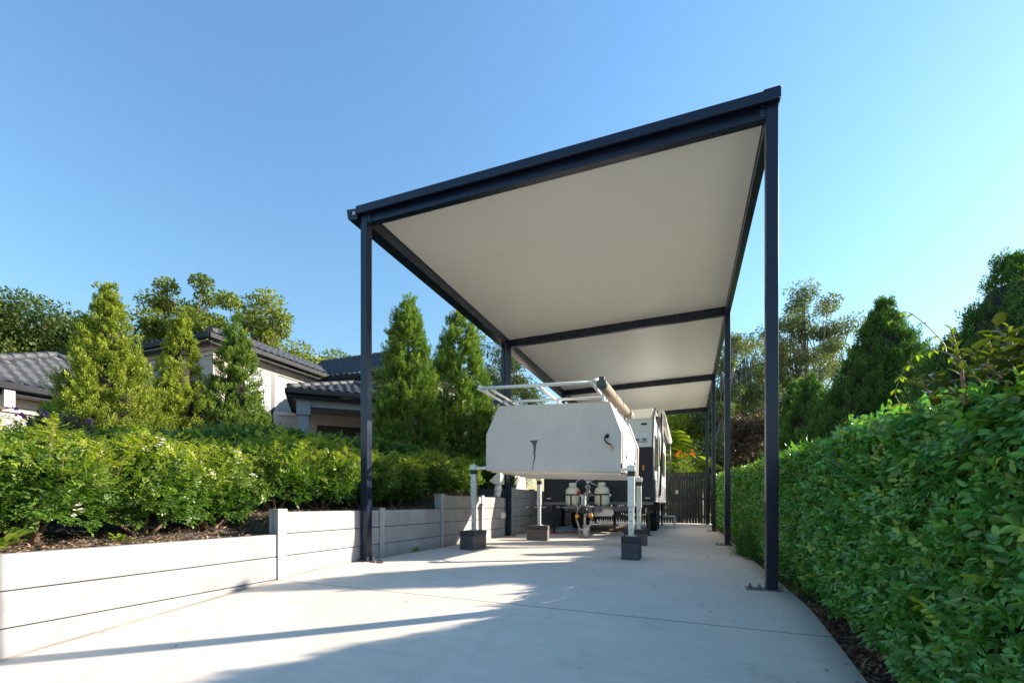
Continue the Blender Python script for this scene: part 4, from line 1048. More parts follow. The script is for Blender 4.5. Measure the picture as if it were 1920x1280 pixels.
# ================================================================== clipped hedge on the right
HY_ = np.array([-2, 1.0, 1.85, 2.65, 5.3, 8.8, 11.7, 17., 19]); HT_ = np.array([.95, 1.06, 1.10, 1.16, 1.235, 1.33, 1.50, 1.70, 1.72])
def hedge_top(y): return np.interp(y, HY_, HT_)
def hedge_face(y, z):
    base = np.interp(y, [0, 2.5, 4, 6, 12, 18], [.96, .955, .945, .93, .92, .915])
    return base + .028*wob(y*1.6, z*3.2) + .012*wob(y*6.1, z*8.2, 2.) + .03*np.clip((z-.6), 0, 1)
def build_hedge():
    g = np.random.default_rng(11)
    hd = thing('hedge', 'long clipped green hedge running along the right edge of the driveway', 'hedge', (1.5, 8, 0))
    f = Fol()
    def face(y0, y1, dens, kind, L, W, pairs, deep):
        zt = 1.45; A = (y1-y0)*zt; n = int(A*dens)
        y = g.uniform(y0, y1, n); z0 = gz(1., y) - .02
        z = z0 + (hedge_top(y)+.02 - z0)*g.uniform(0, 1, n)**.93
        x = hedge_face(y, z) + g.exponential(deep, n) - .02 + .035*wob(y*13, z*15, 6.) + .02*wob(y*27, z*24, 1.)
        low = np.clip(1-(z-z0)/.16, 0, 1); keep = g.random(n) > low*.75; x = x + low*.07
        # thin, hollow places where the twigs show
        keep &= ~((wob(y*2.3+3, z*5.1, 4.) > .52) & (g.random(n) < .55) & (x < hedge_face(y, z)+.05))
        y, z, x = y[keep], z[keep], x[keep]; n = len(x)
        pos = np.stack([x, y, z], 1)
        ax = np.stack([-np.ones(n)*.65, g.normal(scale=.75, size=n), g.normal(.45, .65, n)], 1)
        nr = np.stack([-np.ones(n)*.75, g.normal(scale=.6, size=n), np.ones(n)*.7 + g.normal(scale=.45, size=n)], 1)
        tone = np.where(g.random(n) < .10, g.uniform(.2, .75, n), g.uniform(0, .14, n))
        tone = np.maximum(tone, np.clip(1-(hedge_top(y)-z)/.07, 0, 1)*g.uniform(.0, .5, n))
        f.pinnate(pos - unit(ax)*.05, ax, nr, g.uniform(.055, .115, n), pairs, L, W, tone, g, kind, .8)
    def top(y0, y1, dens, kind, L, W, pairs):
        x1 = 1.75; n = int((y1-y0)*(x1-.95)*dens)
        y = g.uniform(y0, y1, n); x = .95 + (x1-.95)*g.random(n)**1.25
        z = hedge_top(y) + .05*wob(x*4, y*2.2) + .10*np.clip((x-1.05)/1.0, 0, 1) - g.exponential(.035, n)
        ed = np.clip((x-hedge_face(y, z))/.12, 0, 1); z = z - .05*(1-ed)**2
        pos = np.stack([x, y, z], 1)
        ax = np.stack([g.normal(-.1, .5, n), g.normal(scale=.5, size=n), g.uniform(.35, 1.1, n)], 1)
        nr = np.stack([g.normal(-.5, .5, n), g.normal(scale=.5, size=n), np.ones(n)*.6], 1)
        yng_lit = .25 + .75*np.clip((y-3.4)/3., 0, 1)  # young growth tint, also painting the sunlit yellow along the top
        tone = np.clip(g.uniform(.1, 1.0, n)*yng_lit, 0, 1)
        f.pinnate(pos - unit(ax)*.04, ax, nr, g.uniform(.06, .13, n), pairs, L, W, tone, g, kind, .75)
    face(-.8, 1.3, 600, 'oval', .047, .0225, 3, .04)
    face(1.3, 4.6, 1500, 'oval', .043, .0205, 3, .042)
    face(4.6, 9.0, 1050, 'fold', .046, .023, 3, .04)
    face(9.0, 18.6, 430, 'fold', .066, .034, 2, .045)
    top(-.8, 4.6, 380, 'oval', .056, .026, 3); top(4.6, 9., 420, 'fold', .056, .027, 3); top(9., 18.6, 300, 'fold', .062, .032, 2)
    f.build('foliage', M['hedge'], hd)
    # solid dark hull standing in for the shade inside the hedge
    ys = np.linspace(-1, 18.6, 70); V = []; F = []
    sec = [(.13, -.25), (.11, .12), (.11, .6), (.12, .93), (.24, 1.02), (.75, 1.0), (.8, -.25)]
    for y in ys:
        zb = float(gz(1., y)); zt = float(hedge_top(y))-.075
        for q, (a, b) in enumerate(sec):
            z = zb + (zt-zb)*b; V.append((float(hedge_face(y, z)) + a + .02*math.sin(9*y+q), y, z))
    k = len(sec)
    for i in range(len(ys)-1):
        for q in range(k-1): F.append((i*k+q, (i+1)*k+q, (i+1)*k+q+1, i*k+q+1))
    poly_mesh('dark_core', V, F, M['twig'], hd)
    # bare twigs and browned shoots poking out between the leaves
    m = MB()
    for i in range(130):
        y = random.uniform(1.2, 7); z = float(gz(1., y)) + random.uniform(.1, 1.1)
        x = float(hedge_face(y, z)); p = Vector((x+.1, y, z)); q = p + Vector((-random.uniform(.08, .15), random.uniform(-.1, .1), random.uniform(-.02, .14)))
        m.tube([p, (p+q)/2 + Vector((0, .01, .01)), q], [.004, .0032, .0018], 5)
    tw = m.build('twig', M['stem'], hd); tw['kind'] = 'stuff'
build_hedge()

# loose leaf litter between hedge and concrete
def litter():
    g = np.random.default_rng(5); f = Fol(); n = 8000
    y = g.uniform(1.3, 9, n); x = .835 + g.exponential(.08, n); z = soil_strip(x, y) + g.uniform(.002, .022, n)
    f.add(np.stack([x, y, z], 1), np.stack([g.normal(size=n), g.normal(size=n), g.normal(scale=.25, size=n)], 1), np.stack([g.normal(scale=.5, size=n), g.normal(scale=.5, size=n), np.ones(n)], 1), g.uniform(.015, .05, n), g.uniform(.006, .018, n), 0, 'fold')
    o = f.build('leaf_litter', M['deadleaf']); tag(o, 'dark dry leaf litter between the concrete edge and the hedge', 'leaf litter', kind='stuff')
litter()
def dry_leaf(x, y, rz, label, L=.085):
    z = float(soil_strip(np.array(x), np.array(y))) + .03
    f = Fol(); f.add(np.array([(x, y, z)]), np.array([(math.cos(rz), math.sin(rz), .55)]), np.array([(-.6, -.3, .8)]), L, L*.5, 0, 'oval')
    tag(f.build('dry_leaf', M['dry']), label, 'leaf')
M['dry'] = mat('dry_brown_leaf', (.27, .09, .05), .6, var=.2, scale=40)
dry_leaf(.945, 2.98, .4, 'curled red-brown dead leaf on the soil under the hedge'); 
m = MB(); m.tube([(.84, 2.86, -.095), (.88, 2.92, -.07), (.95, 3.02, -.06)], [.005, .004, .003], 6)
tag(m.build('fallen_twig', M['stem']), 'pale fallen twig pointing at the curled dead leaf under the hedge', 'twig')

# purple-green shrub standing in the hedge top, nearest the camera
def purple_shrub():
    g = np.random.default_rng(21)
    s = thing('purple_shrub', 'dark purple-green leafy shrub rising above the near end of the hedge', 'shrub', (1.55, 2.2, .6))
    f = Fol(); st = MB()
    for i in range(84):
        b = np.array([g.uniform(1.02, 1.75), g.uniform(1.35, 2.75), 1.05])
        top = b + np.array([g.normal(-.03, .08), g.normal(0, .08), g.uniform(.12, .30) + .22*max(0, (b[0]-1.1)) + .08*max(0, 2.2-b[1])])
        st.tube([b - (0, 0, .3), (b+top)/2 + (.01, .01, 0), top], [.006, .005, .003], 5)
        n = 15; t = np.linspace(.05, 1, n)[:, None]; p = b*(1-t)+top*t; a = np.arange(n)*2.4 + g.uniform(0, 6)
        d = np.stack([np.cos(a), np.sin(a), np.full(n, .45)], 1)
        f.add(p, d, np.stack([-.4*np.cos(a), -.4*np.sin(a), np.ones(n)], 1) + g.normal(scale=.2, size=(n, 3)), g.uniform(.055, .095, n), g.uniform(.026, .042, n), g.uniform(0, .6, n)*(t[:, 0] > .5), 'oval')
    f.build('foliage', M['hedge_purple'], s); st.build('stem', M['stem'], s)
    for (x, y, h) in ((1.02, 2.1, 1.33), (.93, 2.12, 1.375), (1.25, 2.45, 1.46)):
        m = MB(); m.tube([(x, y, 1.1), (x-.01, y+.005, (1.1+h)/2), (x-.035, y+.01, h)], [.006, .005, .003], 6); sh = m.build('young_shoot', M['stem'], s)
        f = Fol(); n = 18; t = np.linspace(.35, 1, n); a = np.arange(n)*2.4
        p = np.stack([x-.035*t, y+.01*t, 1.1+(h-1.1)*t], 1); d = np.stack([np.cos(a), np.sin(a), np.full(n, 1.1)], 1)
        f.add(p, d, np.stack([-np.cos(a), -np.sin(a), np.full(n, .6)], 1), .05*(1.25-.6*t), .022*(1.25-.6*t), np.clip(t*1.3-.2, 0, 1), 'oval')
        f.build('shoot_leaves', M['hedge_purple'], sh)
purple_shrub()
# climbing vine arching out of the hedge against the sky
def vine():
    v = thing('climbing_vine', 'thin climbing vine with yellow-green leaves arching above the hedge', 'vine', (1.03, 2.35, 1.1))
    g = np.random.default_rng(9)
    arcs = [[(1.06, 2.27, 1.17), (1.024, 2.3, 1.264), (1.018, 2.35, 1.319), (.994, 2.4, 1.361), (.948, 2.45, 1.397), (.928, 2.5, 1.387), (.913, 2.53, 1.356), (.899, 2.56, 1.324), (.89, 2.58, 1.282), (.891, 2.6, 1.239), (.93, 2.62, 1.18)],
            [(.992, 2.4, 1.363), (.991, 2.41, 1.396), (.974, 2.42, 1.435), (.945, 2.44, 1.493), (.911, 2.46, 1.547), (.888, 2.46, 1.566), (.857, 2.45, 1.564), (.819, 2.44, 1.532)],
            [(1.35, 5.0, 1.30), (1.347, 5.0, 1.40), (1.355, 5.0, 1.49), (1.38, 5.02, 1.55), (1.404, 5.0, 1.58)]]
    for k, A in enumerate(arcs):
        P = [Vector(p) for p in A]; out = []
        for i in range(len(P)-1):
            a, b, c, d = P[max(i-1, 0)], P[i], P[i+1], P[min(i+2, len(P)-1)]
            for t in np.linspace(0, 1, 7)[:-1]: out.append(.5*((2*b)+(c-a)*t+(2*a-5*b+4*c-d)*t*t+(3*b-a-3*c+d)*t**3))
        out.append(P[-1]); r = np.linspace(.0024, .0011, len(out)).tolist()
        st = MB().tube(out, r, 6).build('tendril', M['vine_stem'], v)
        f = Fol(); nodes = range(8, len(out), 7) if k == 0 else range(6, len(out), 7)
        for i in nodes:
            p = np.array(out[i]); q = 5 if k != 1 else 3
            a = g.uniform(0, 6)+np.arange(q)*1.25
            d = np.stack([np.cos(a)*.8, np.sin(a)*.8, np.full(q, -.55)], 1)
            f.add(np.repeat(p[None], q, 0), d, np.stack([np.cos(a)*.5, np.sin(a)*.5, np.ones(q)], 1), g.uniform(.026, .042, q)*(1 if k != 1 else .7), g.uniform(.012, .018, q)*(1 if k != 1 else .7), g.uniform(.2, 1, q), 'oval')
        f.build('leaves', M['vine'], st)
vine()

# ================================================================== sunlit shrubs along the retaining wall
def shrub_mesh(seed, H=.92, Rr=.52, nsp=2700, young=.85):
    g = np.random.default_rng(seed); f = Fol()
    tips = []
    n = nsp; th = g.uniform(0, 2*np.pi, n); ct = g.uniform(-.8, 1, n); st_ = np.sqrt(1-ct*ct)
    lump = 1 + .26*wob(th*1.5, ct*3.2, seed)
    rr = (.42 + .58*g.random(n)**.55)*lump
    c = np.array([0, 0, H*.54])
    p = c + np.stack([np.cos(th)*st_*Rr*rr, np.sin(th)*st_*Rr*rr, ct*H*.5*rr], 1)
    out = unit(p - c*[1, 1, .6]); ax = out*.8 + np.stack([np.zeros(n), np.zeros(n), g.uniform(-.2, .9, n)], 1) + g.normal(scale=.45, size=(n, 3))
    nr = np.stack([np.zeros(n), np.zeros(n), np.ones(n)*.7], 1) + out*.55 + g.normal(scale=.55, size=(n, 3))
    tone = np.clip((rr-.72)*2.2, 0, 1)*np.clip(ct+.35, 0, 1)*g.uniform(0, 1.3, n)*young*1.6  # young tips, yellowed further on top to paint sunlit highlights
    f.pinnate(p, ax, nr, g.uniform(.06, .10, n), 3, .038, .021, np.clip(tone, 0, 1), g)
    m = 46; th = g.uniform(0, 2*np.pi, m); q = g.uniform(0, .95, m)      # loose upright shoots on top
    b = c + np.stack([np.cos(th)*q*Rr, np.sin(th)*q*Rr, np.sqrt(1-q*q)*H*.44], 1)
    s = MB()
    for i in range(m):
        L = g.uniform(.08, .22); tip = b[i] + np.array([math.cos(th[i])*.35, math.sin(th[i])*.35, 1.])*L
        s.tube([b[i]-(0, 0, .05), tip], [.0026, .0014], 4, cap=False)
        k = 6; t = np.linspace(.2, 1, k)[:, None]; pp_ = b[i]*(1-t)+tip*t; a = np.arange(k)*2.4+th[i]
        d = np.stack([np.cos(a), np.sin(a), g.uniform(.3, 1.6, k)], 1)
        f.pinnate(pp_, d, np.tile([0., 0, 1], (k, 1)), .085, 3, .036, .017, g.uniform(.45, 1, k)*young*1.5, g)
    for i in range(4):                                                    # crooked stems from the base
        a = i*2.4+seed; e = np.array([math.cos(a)*Rr*.6, math.sin(a)*Rr*.6, H*g.uniform(.5, .8)]); b0 = np.array([math.cos(a)*.02, math.sin(a)*.02, -.08])
        mid = b0*.5+e*.5+np.array([math.cos(a)*.05, math.sin(a)*.05, -.08]); s.tube([b0, b0*.7+mid*.3+(0, 0, .03), mid, e], [.026, .018, .011, .005], 7)
        for j in range(3):
            a2 = a+g.normal(scale=.9); e2 = mid+np.array([math.cos(a2)*.22, math.sin(a2)*.22, g.uniform(.08, .26)]); s.tube([mid*.8+b0*.2, (mid+e2)/2+(0, 0, .03), e2], [.009, .006, .003], 5)
    return f, s
protos = []
for k, sd_ in enumerate((3, 14, 25)):
    f, s = shrub_mesh(sd_)
    protos.append((f, s))
row = [  # y, x, scale, height scale, label
 (.15, -4.10, .85, .95, 'flowering shrub cut off by the left edge of the photo'),
 (.98, -4.32, .86, .86, 'bushy green shrub next to the flowering one at the left edge'),
 (1.80, -4.28, .95, .86, 'multi-stemmed shrub with bare forked stems above the lowest wall section'),
 (2.55, -4.34, .93, .94, 'shrub in the middle of the lowest wall section, bark chips in front'),
 (3.20, -4.45, .90, .98, 'shrub on a single short trunk just left of the first wall step'),
 (3.95, -4.40, .92, .96, 'shrub right behind the first wall step'),
 (4.65, -4.42, .95, .95, 'shrub with spreading brown stems just left of the nearest left carport post'),
 (5.45, -4.40, .95, .88, 'shaded shrub with leaning stems just right of the nearest left carport post'),
 (6.30, -4.45, .98, .86, 'dark shaded shrub above the second wall step'),
 (7.25, -4.40, .95, .84, 'shrub with pale sunlit leaves behind the front left jack leg'),
 (8.25, -4.35, .92, .84, 'dark shrub beside the white rainwater hopper'),
 (10.2, -4.40, .95, .8, 'dark shrub beyond the second left carport post, under the canopy'),
]
shrub_roots = []
for i, (y, x, sc, hs_, lb) in enumerate(row):
    z = float(bed_z(np.array(x), np.array(y)))
    t = thing('shrub', lb, 'shrub', (x, y, z), 'row of shrubs along the retaining wall')
    k = i % 3
    if i < 3:
        protos[k][0].build('foliage', M['shrub'], t, world=False); protos[k][1].build('stem', M['stem'], t, world=False)
    else:
        for ch in shrub_roots[k].children:
            c = ch.copy(); COL.objects.link(c); c.parent = t
    t.rotation_euler = (0, 0, i*1.9); t.scale = (sc, sc, sc*hs_*.93)
    shrub_roots.append(t)
# white blossom heads
bl = [(0, (-3.86, .62, 1.06)), (0, (-3.80, .78, .92)), (0, (-3.76, .66, .80)), (0, (-3.74, .86, .66)), (0, (-3.88, .95, 1.0)), (1, (-3.98, 1.25, 1.22)), (3, (-3.95, 2.45, 1.24)), (2, (-3.86, 1.9, .70)), (4, (-4.02, 3.15, 1.18)), (4, (-4.05, 3.35, 1.03))]
for i, (k, p) in enumerate(bl):
    g = np.random.default_rng(100+i); f = Fol()
    for q in range(6):
        c = np.array(p) + g.normal(scale=.024, size=3); n = 5; a = np.arange(n)*1.2566+g.uniform(0, 6)
        d = np.stack([np.cos(a), np.sin(a), np.full(n, .35)], 1) + np.array([.5, -.3, .1])
        f.add(np.repeat(c[None], n, 0), d, np.tile([.5, -.3, 1.], (n, 1)), .022, .012, 0, 'oval')
    o = f.build('blossom', M['flower_white']); r = shrub_roots[k]
    o.parent = r; o.matrix_parent_inverse = (Matrix.LocRotScale(r.location, r.rotation_euler, r.scale)).inverted()

# dense clipped hedge behind them
def back_hedge():
    g = np.random.default_rng(31)
    hd = thing('hedge', 'darker clipped hedge in the raised bed behind the row of shrubs', 'hedge', (-5.7, 7, .8))
    f = Fol(); n = 11500
    y = g.uniform(.6, 14, n)
    top = np.interp(y, [0, 2.5, 4.5, 7, 14], [1.12, 1.26, 1.68, 1.83, 1.98]) + .06*wob(y*1.5, 0, 2)
    u = g.random(n); fx = np.where(u < .5, g.uniform(0, .12, n), g.uniform(0, 1, n)); z = np.where(u < .5, top - (top-.75)*g.random(n), top + .03*g.normal(size=n) - .05*(fx < .1))
    x = -5.15 + .06*wob(y*2.2, z*3, 5) - fx*1.1
    p = np.stack([x, y, z], 1)
    ax = np.stack([g.normal(.35, .5, n), g.normal(-.15, .5, n), g.uniform(.1, 1, n)], 1); nr = np.stack([g.normal(.3, .4, n), g.normal(-.2, .4, n), np.ones(n)], 1)
    tone = np.clip(1-(top-z)/.15, 0, 1)*g.uniform(0, .8, n)
    f.pinnate(p, ax, nr, g.uniform(.07, .12, n), 3, .05, .026, tone, g)
    f.build('foliage', M['shrub_dark'], hd)
    V = []; F = []; ys = np.linspace(.6, 14, 40)
    for yy in ys:
        t = float(np.interp(yy, [0, 2.5, 4.5, 7, 14], [1.12, 1.26, 1.68, 1.83, 1.98]))-.08
        V += [(-5.3, yy, .4), (-5.28, yy, t-.1), (-5.4, yy, t), (-6.2, yy, t), (-6.25, yy, .4)]
    for i in range(len(ys)-1):
        for q in range(4): F.append((i*5+q, i*5+5+q, i*5+6+q, i*5+1+q))
    poly_mesh('dark_core', V, F, M['twig'], hd)  # solid dark filler in place of the shaded hedge interior
back_hedge()
def flower_bush(name, label, cat, x, y, z0, h, r, fm, nf, seed, leafm='shrub_dark', fsize=.035):
    g = np.random.default_rng(seed); t = thing(name, label, cat, (x, y, z0)); f = Fol(); n = 420
    d = rnd_dir(n, g); d[:, 2] = np.abs(d[:, 2]); rr = g.random(n)**.4
    p = np.stack([d[:, 0]*r*rr, d[:, 1]*r*rr, h*(.35+.6*d[:, 2]*rr)], 1)
    f.pinnate(p, d + [0, 0, .5], np.tile([0., 0, 1], (n, 1)) + g.normal(scale=.3, size=(n, 3)), .09, 2, .05, .026, g.uniform(0, .4, n), g)
    f.build('foliage', M[leafm], t, world=False)
    m = MB()
    for i in range(5): m.tube([(0, 0, -.1), (.1*math.cos(i*2.4), .1*math.sin(i*2.4), h*.4), (r*.6*math.cos(i*2.4), r*.6*math.sin(i*2.4), h*.8)], [.012, .009, .004], 5)
    m.build('stem', M['stem'], t, world=False)
    if nf:
        f = Fol(); k = nf
        c = np.stack([g.uniform(-r, r, k)*.9, g.uniform(-r, r, k)*.9, h*g.uniform(.86, 1.02, k)], 1); c = np.repeat(c, 9, 0); kk = len(c)
        f.add(c + g.normal(scale=.016, size=(kk, 3)), rnd_dir(kk, g) + [.4, -.3, .3], rnd_dir(kk, g) + [.3, -.3, 1], fsize, fsize*.7, 0, 'oval')
        f.build('flowers', M[fm], t, world=False)
flower_bush('red_flower_bush', 'bush with coral red flower heads at the far left behind the shrubs', 'bush', -5.05, 1.5, .75, .75, .3, 'flower_red', 60, 41)
flower_bush('bougainvillea', 'thin bush with bright purple flowers in front of the single-storey wall', 'bush', -6.55, 2.98, .85, .92, .35, 'flower_purple', 7, 43)
flower_bush('rusty_bush', 'low rusty brown leaved bush beside the purple flowers', 'bush', -5.5, 2.55, .8, .75, .35, 'flower_red', 0, 44, 'copper')
# bark mulch on the bed and a weed in the wall joint
def mulch():
    g = np.random.default_rng(6); f = Fol(); n = 9000
    y = g.uniform(.2, 9.5, n); x = -3.78 - g.exponential(.35, n); z = bed_z(x, y) + g.uniform(.0, .02, n)
    f.add(np.stack([x, y, z], 1), np.stack([g.normal(size=n), g.normal(size=n), g.normal(scale=.2, size=n)], 1), np.stack([g.normal(scale=.4, size=n), g.normal(scale=.4, size=n), np.ones(n)], 1), g.uniform(.02, .06, n), g.uniform(.007, .016, n), 0, 'fold')
    tag(f.build('bark_mulch', M['mulch']), 'brown bark chip mulch spread under the row of shrubs', 'mulch', kind='stuff')
mulch()
def scraps():
    g = np.random.default_rng(16); f = Fol(); n = 150
    x = g.uniform(-3.6, .8, n); y = g.uniform(1.8, 12, n); k = g.random(n) < .55; x = np.where(k, np.where(g.random(n) < .5, -3.62 + g.exponential(.12, n), .8 - g.exponential(.15, n)), x); z = gz(x, y) + .004
    f.add(np.stack([x, y, z], 1), np.stack([g.normal(size=n), g.normal(size=n), g.normal(scale=.15, size=n)], 1), np.stack([g.normal(scale=.3, size=n), g.normal(scale=.3, size=n), np.ones(n)], 1), g.uniform(.012, .032, n), g.uniform(.006, .014, n), 0, 'oval')
    tag(f.build('leaf_scraps', M['deadleaf']), 'tiny dry leaf scraps scattered over the concrete', 'leaf scraps', kind='stuff')
scraps()
def weed(x, y, z, label, n=16, L=.06, seed=1, r=.05):
    g = np.random.default_rng(seed); f = Fol(); a = np.arange(n)*2.4
    d = np.stack([np.cos(a), np.sin(a), g.uniform(.2, 1.3, n)], 1); p = np.array([x, y, z]) + d*g.uniform(0, r, (n, 1))
    f.add(p, d, np.stack([-np.cos(a), -np.sin(a), np.ones(n)], 1), L*g.uniform(.7, 1.2, n), L*.5, g.uniform(0, .6, n), 'oval')
    return tag(f.build('weed', M['shrub']), label, 'weed')
weed(-3.62, 5.65, .07, 'small green weed growing at the foot of the retaining wall')
weed(-3.86, 2.12, .46, 'low leafy seedling in the mulch beside the forked stems', 14, .06, 2, .05)
weed(-3.80, 1.45, .47, 'broad leafed plant with pale yellow-green leaves at the left end of the wall', 34, .10, 3, .09)
# crumbs of mortar and stones round the left post foot
g0 = random.Random(8)
deb = MB()
for i in range(16):
    x = XL + g0.uniform(-.02, .28); y = Y0 + g0.uniform(-.12, .0); s = g0.uniform(.008, .022)
    deb.ball((x, y, float(gz(x, y))+s*.4), (s*1.3, s, s*.7), 6, 4)
tag(deb.build('stone_debris', M['mulch_base']), 'crumbs of stone and mortar at the foot of the nearest left post', 'debris', kind='stuff')

# ================================================================== conifers
def conifer(seed, H, Rb, ncl, npl, nleaf, L, W, m, root, power=.9, low=.05, lump=.16, plume=.2, young=.8, spread=.11, tip=.03, gaps=.0, belly=0., up=1., inner=.28, core=0.):
    """trunk, boughs, and a crown of upswept plume clusters that sit on the cone and fill it"""
    g = np.random.default_rng(seed); f = Fol()
    def prof(t): return Rb*(np.clip(1-t, 0, 1)**power)*(1-belly*np.clip(.3-t, 0, 1)*2.4) + tip
    # bough ends spread evenly over the cone's surface
    tt = np.linspace(0, 1, 400); wgt = prof(tt)+.10; cdf = np.cumsum(wgt); cdf /= cdf[-1]
    t = low + (1-low)*np.interp(g.random(ncl), cdf, tt); th = g.uniform(0, 2*np.pi, ncl)
    bump = 1 + lump*wob(th*1.3, t*6, seed) + .5*lump*wob(th*3.1, t*15, seed+3)
    rad = prof(t)*bump*np.where(g.random(ncl) > inner, g.uniform(.88, 1.04, ncl), g.uniform(.45, .88, ncl))
    keep = ~((wob(th*2.2, t*9, seed+7) > .62-gaps) & (g.random(ncl) < .8))
    t, th, rad = t[keep], th[keep], rad[keep]; n = len(t)
    bt = np.stack([np.cos(th)*rad, np.sin(th)*rad, t*H], 1)
    tr = MB(); tr.tube([(0, 0, -.15), (.02, .01, H*.35), (0, .02, H*.7), (0, 0, H*.97)], [Rb*.06+.03, Rb*.05+.02, Rb*.03+.01, .006], 8)
    for i in range(0, n, 4):
        z0 = max(.05, bt[i, 2]-rad[i]*.7); tr.tube([(0, 0, z0), bt[i]*[.5, .5, 0]+[0, 0, z0+(bt[i, 2]-z0)*.35], bt[i]], [.016, .011, .004], 5)
    tr.build('trunk', M['bark'], root, world=False)
    N = n*npl; rr = np.repeat(rad, npl); sc = .55+.45*np.clip(rr/Rb*1.6, 0, 1)
    base = np.repeat(bt, npl, 0) + g.normal(scale=spread, size=(N, 3))*sc[:, None]*[1, 1, 1.25]
    base[:, 2] -= plume*.5
    out = unit(base*[1, 1, 0] + 1e-4)
    cta = np.repeat(g.normal(scale=.25, size=(n, 3)), npl, 0)
    ax = unit(out*g.uniform(.25, .7, (N, 1)) + np.array([0, 0, up]) + cta + g.normal(scale=.14, size=(N, 3)))
    pl = plume*g.uniform(.65, 1.2, N)*sc
    tone0 = np.clip(np.repeat(g.uniform(.15, 1., n), npl) + g.normal(scale=.15, size=N), 0, 1.2)
    a1 = unit(np.cross(ax, rnd_dir(N, g))); a2 = np.cross(ax, a1)
    for k in range(nleaf):
        s_ = (k+.5)/nleaf; w_ = k*2.39996
        side = a1*math.cos(w_) + a2*math.sin(w_)
        p = base + ax*(pl*s_)[:, None] + side*(.018*(1-s_))
        d = ax*.8 + side*(.95*(1-.45*s_)) + g.normal(scale=.15, size=(N, 3))
        f.add(p, d, side*.6 + out*.5 + g.normal(scale=.35, size=(N, 3)), L*(1.1-.4*s_)*g.uniform(.75, 1.2, N), W*(1.1-.3*s_), np.clip((s_*1.05-.1)*tone0*young, 0, 1), 'fold')
    f.build('crown', m, root, world=False)
    if core:
        MB().lathe([(max(.008, float(prof(np.array(q)))*core), q*H) for q in (.03, .12, .25, .4, .55, .7, .82, .9)], n=14).build('dark_crown_core', M['twig'], root, world=False)  # added solid dark cone in place of the shaded crown interior
def place_conifer(name, label, grp, x, y, zb, ztop, *a, **k):
    t = thing(name, label, 'conifer', (x, y, zb), grp); conifer(a[0], ztop-zb-.08, *a[1:], root=t, **k)
GC = 'plumed conifers along the house'
place_conifer('conifer', 'broad yellow-green conifer in front of the single-storey roof', GC, -8.7, 4.62, .9, 4.36, 1, .96, 520, 8, 18, .055, .02, M['conifer'], power=.92, lump=.24, plume=.16, spread=.06, core=.5, inner=.2)
place_conifer('conifer', 'slim yellow-green conifer just left of the upper storey corner', GC, -8.7, 5.75, .9, 4.38, 2, .58, 330, 8, 18, .055, .02, M['conifer'], power=.9, lump=.24, plume=.15, spread=.055, core=.5, inner=.2)
place_conifer('conifer', 'conifer between the upper storey corner and the white blind window', GC, -8.3, 6.53, .9, 4.56, 3, .76, 380, 8, 18, .055, .02, M['conifer_mid'], power=.88, lump=.22, plume=.15, spread=.055, core=.45, inner=.25)
place_conifer('conifer', 'tall green conifer just right of the nearest left carport post', GC, -6.2, 9.34, .95, 5.70, 4, .80, 430, 9, 18, .074, .026, M['conifer_mid'], power=.6, lump=.22, plume=.2, belly=.45, spread=.08, gaps=.26, inner=.3)
place_conifer('conifer', 'tall green conifer whose tip passes behind the carport gutter', GC, -6.2, 12.0, .95, 6.42, 5, 1.18, 560, 9, 18, .085, .03, M['conifer_mid'], power=.6, lump=.24, plume=.24, belly=.45, spread=.095, gaps=.26, inner=.3)
GT = 'dark cypresses behind the clipped hedge'
def cyp(label, x, y, ztop, Rb, seed, ncl, L=.04, W=.02, npl=9, plume=.2):
    t = thing('cypress', label, 'conifer', (x, y, -.05), GT)
    conifer(seed, ztop-.05, Rb, ncl, npl, 16, L, W, M['thuja'], t, power=1.0, lump=.06, plume=plume, young=.6, spread=.05, low=.0, tip=.02, up=1.6, inner=.06, core=.84)
cyp('dark cypress at the right edge of the photo, the largest one', 2.45, 4.90, 2.86, 1.55, 61, 1500, .036, .011, 8, .13)
cyp('broad dark cypress behind the arching vine', 2.40, 7.35, 3.53, 1.62, 62, 1500, .048, .015, 8, .17)
cyp('low dark cypress that closes the gap behind the broad one', 2.5, 9.4, 2.75, 1.15, 66, 520, .06, .02, 8, .2)
cyp('small twin-tipped dark cypress nearest the eucalyptus', 2.42, 11.4, 3.66, 1.35, 64, 800, .065, .021, 8, .24)
cyp('dark cypress whose tip rises just left of the small twin-tipped one', 2.5, 13.2, 3.9, 1.2, 65, 620, .07, .024, 8, .24)

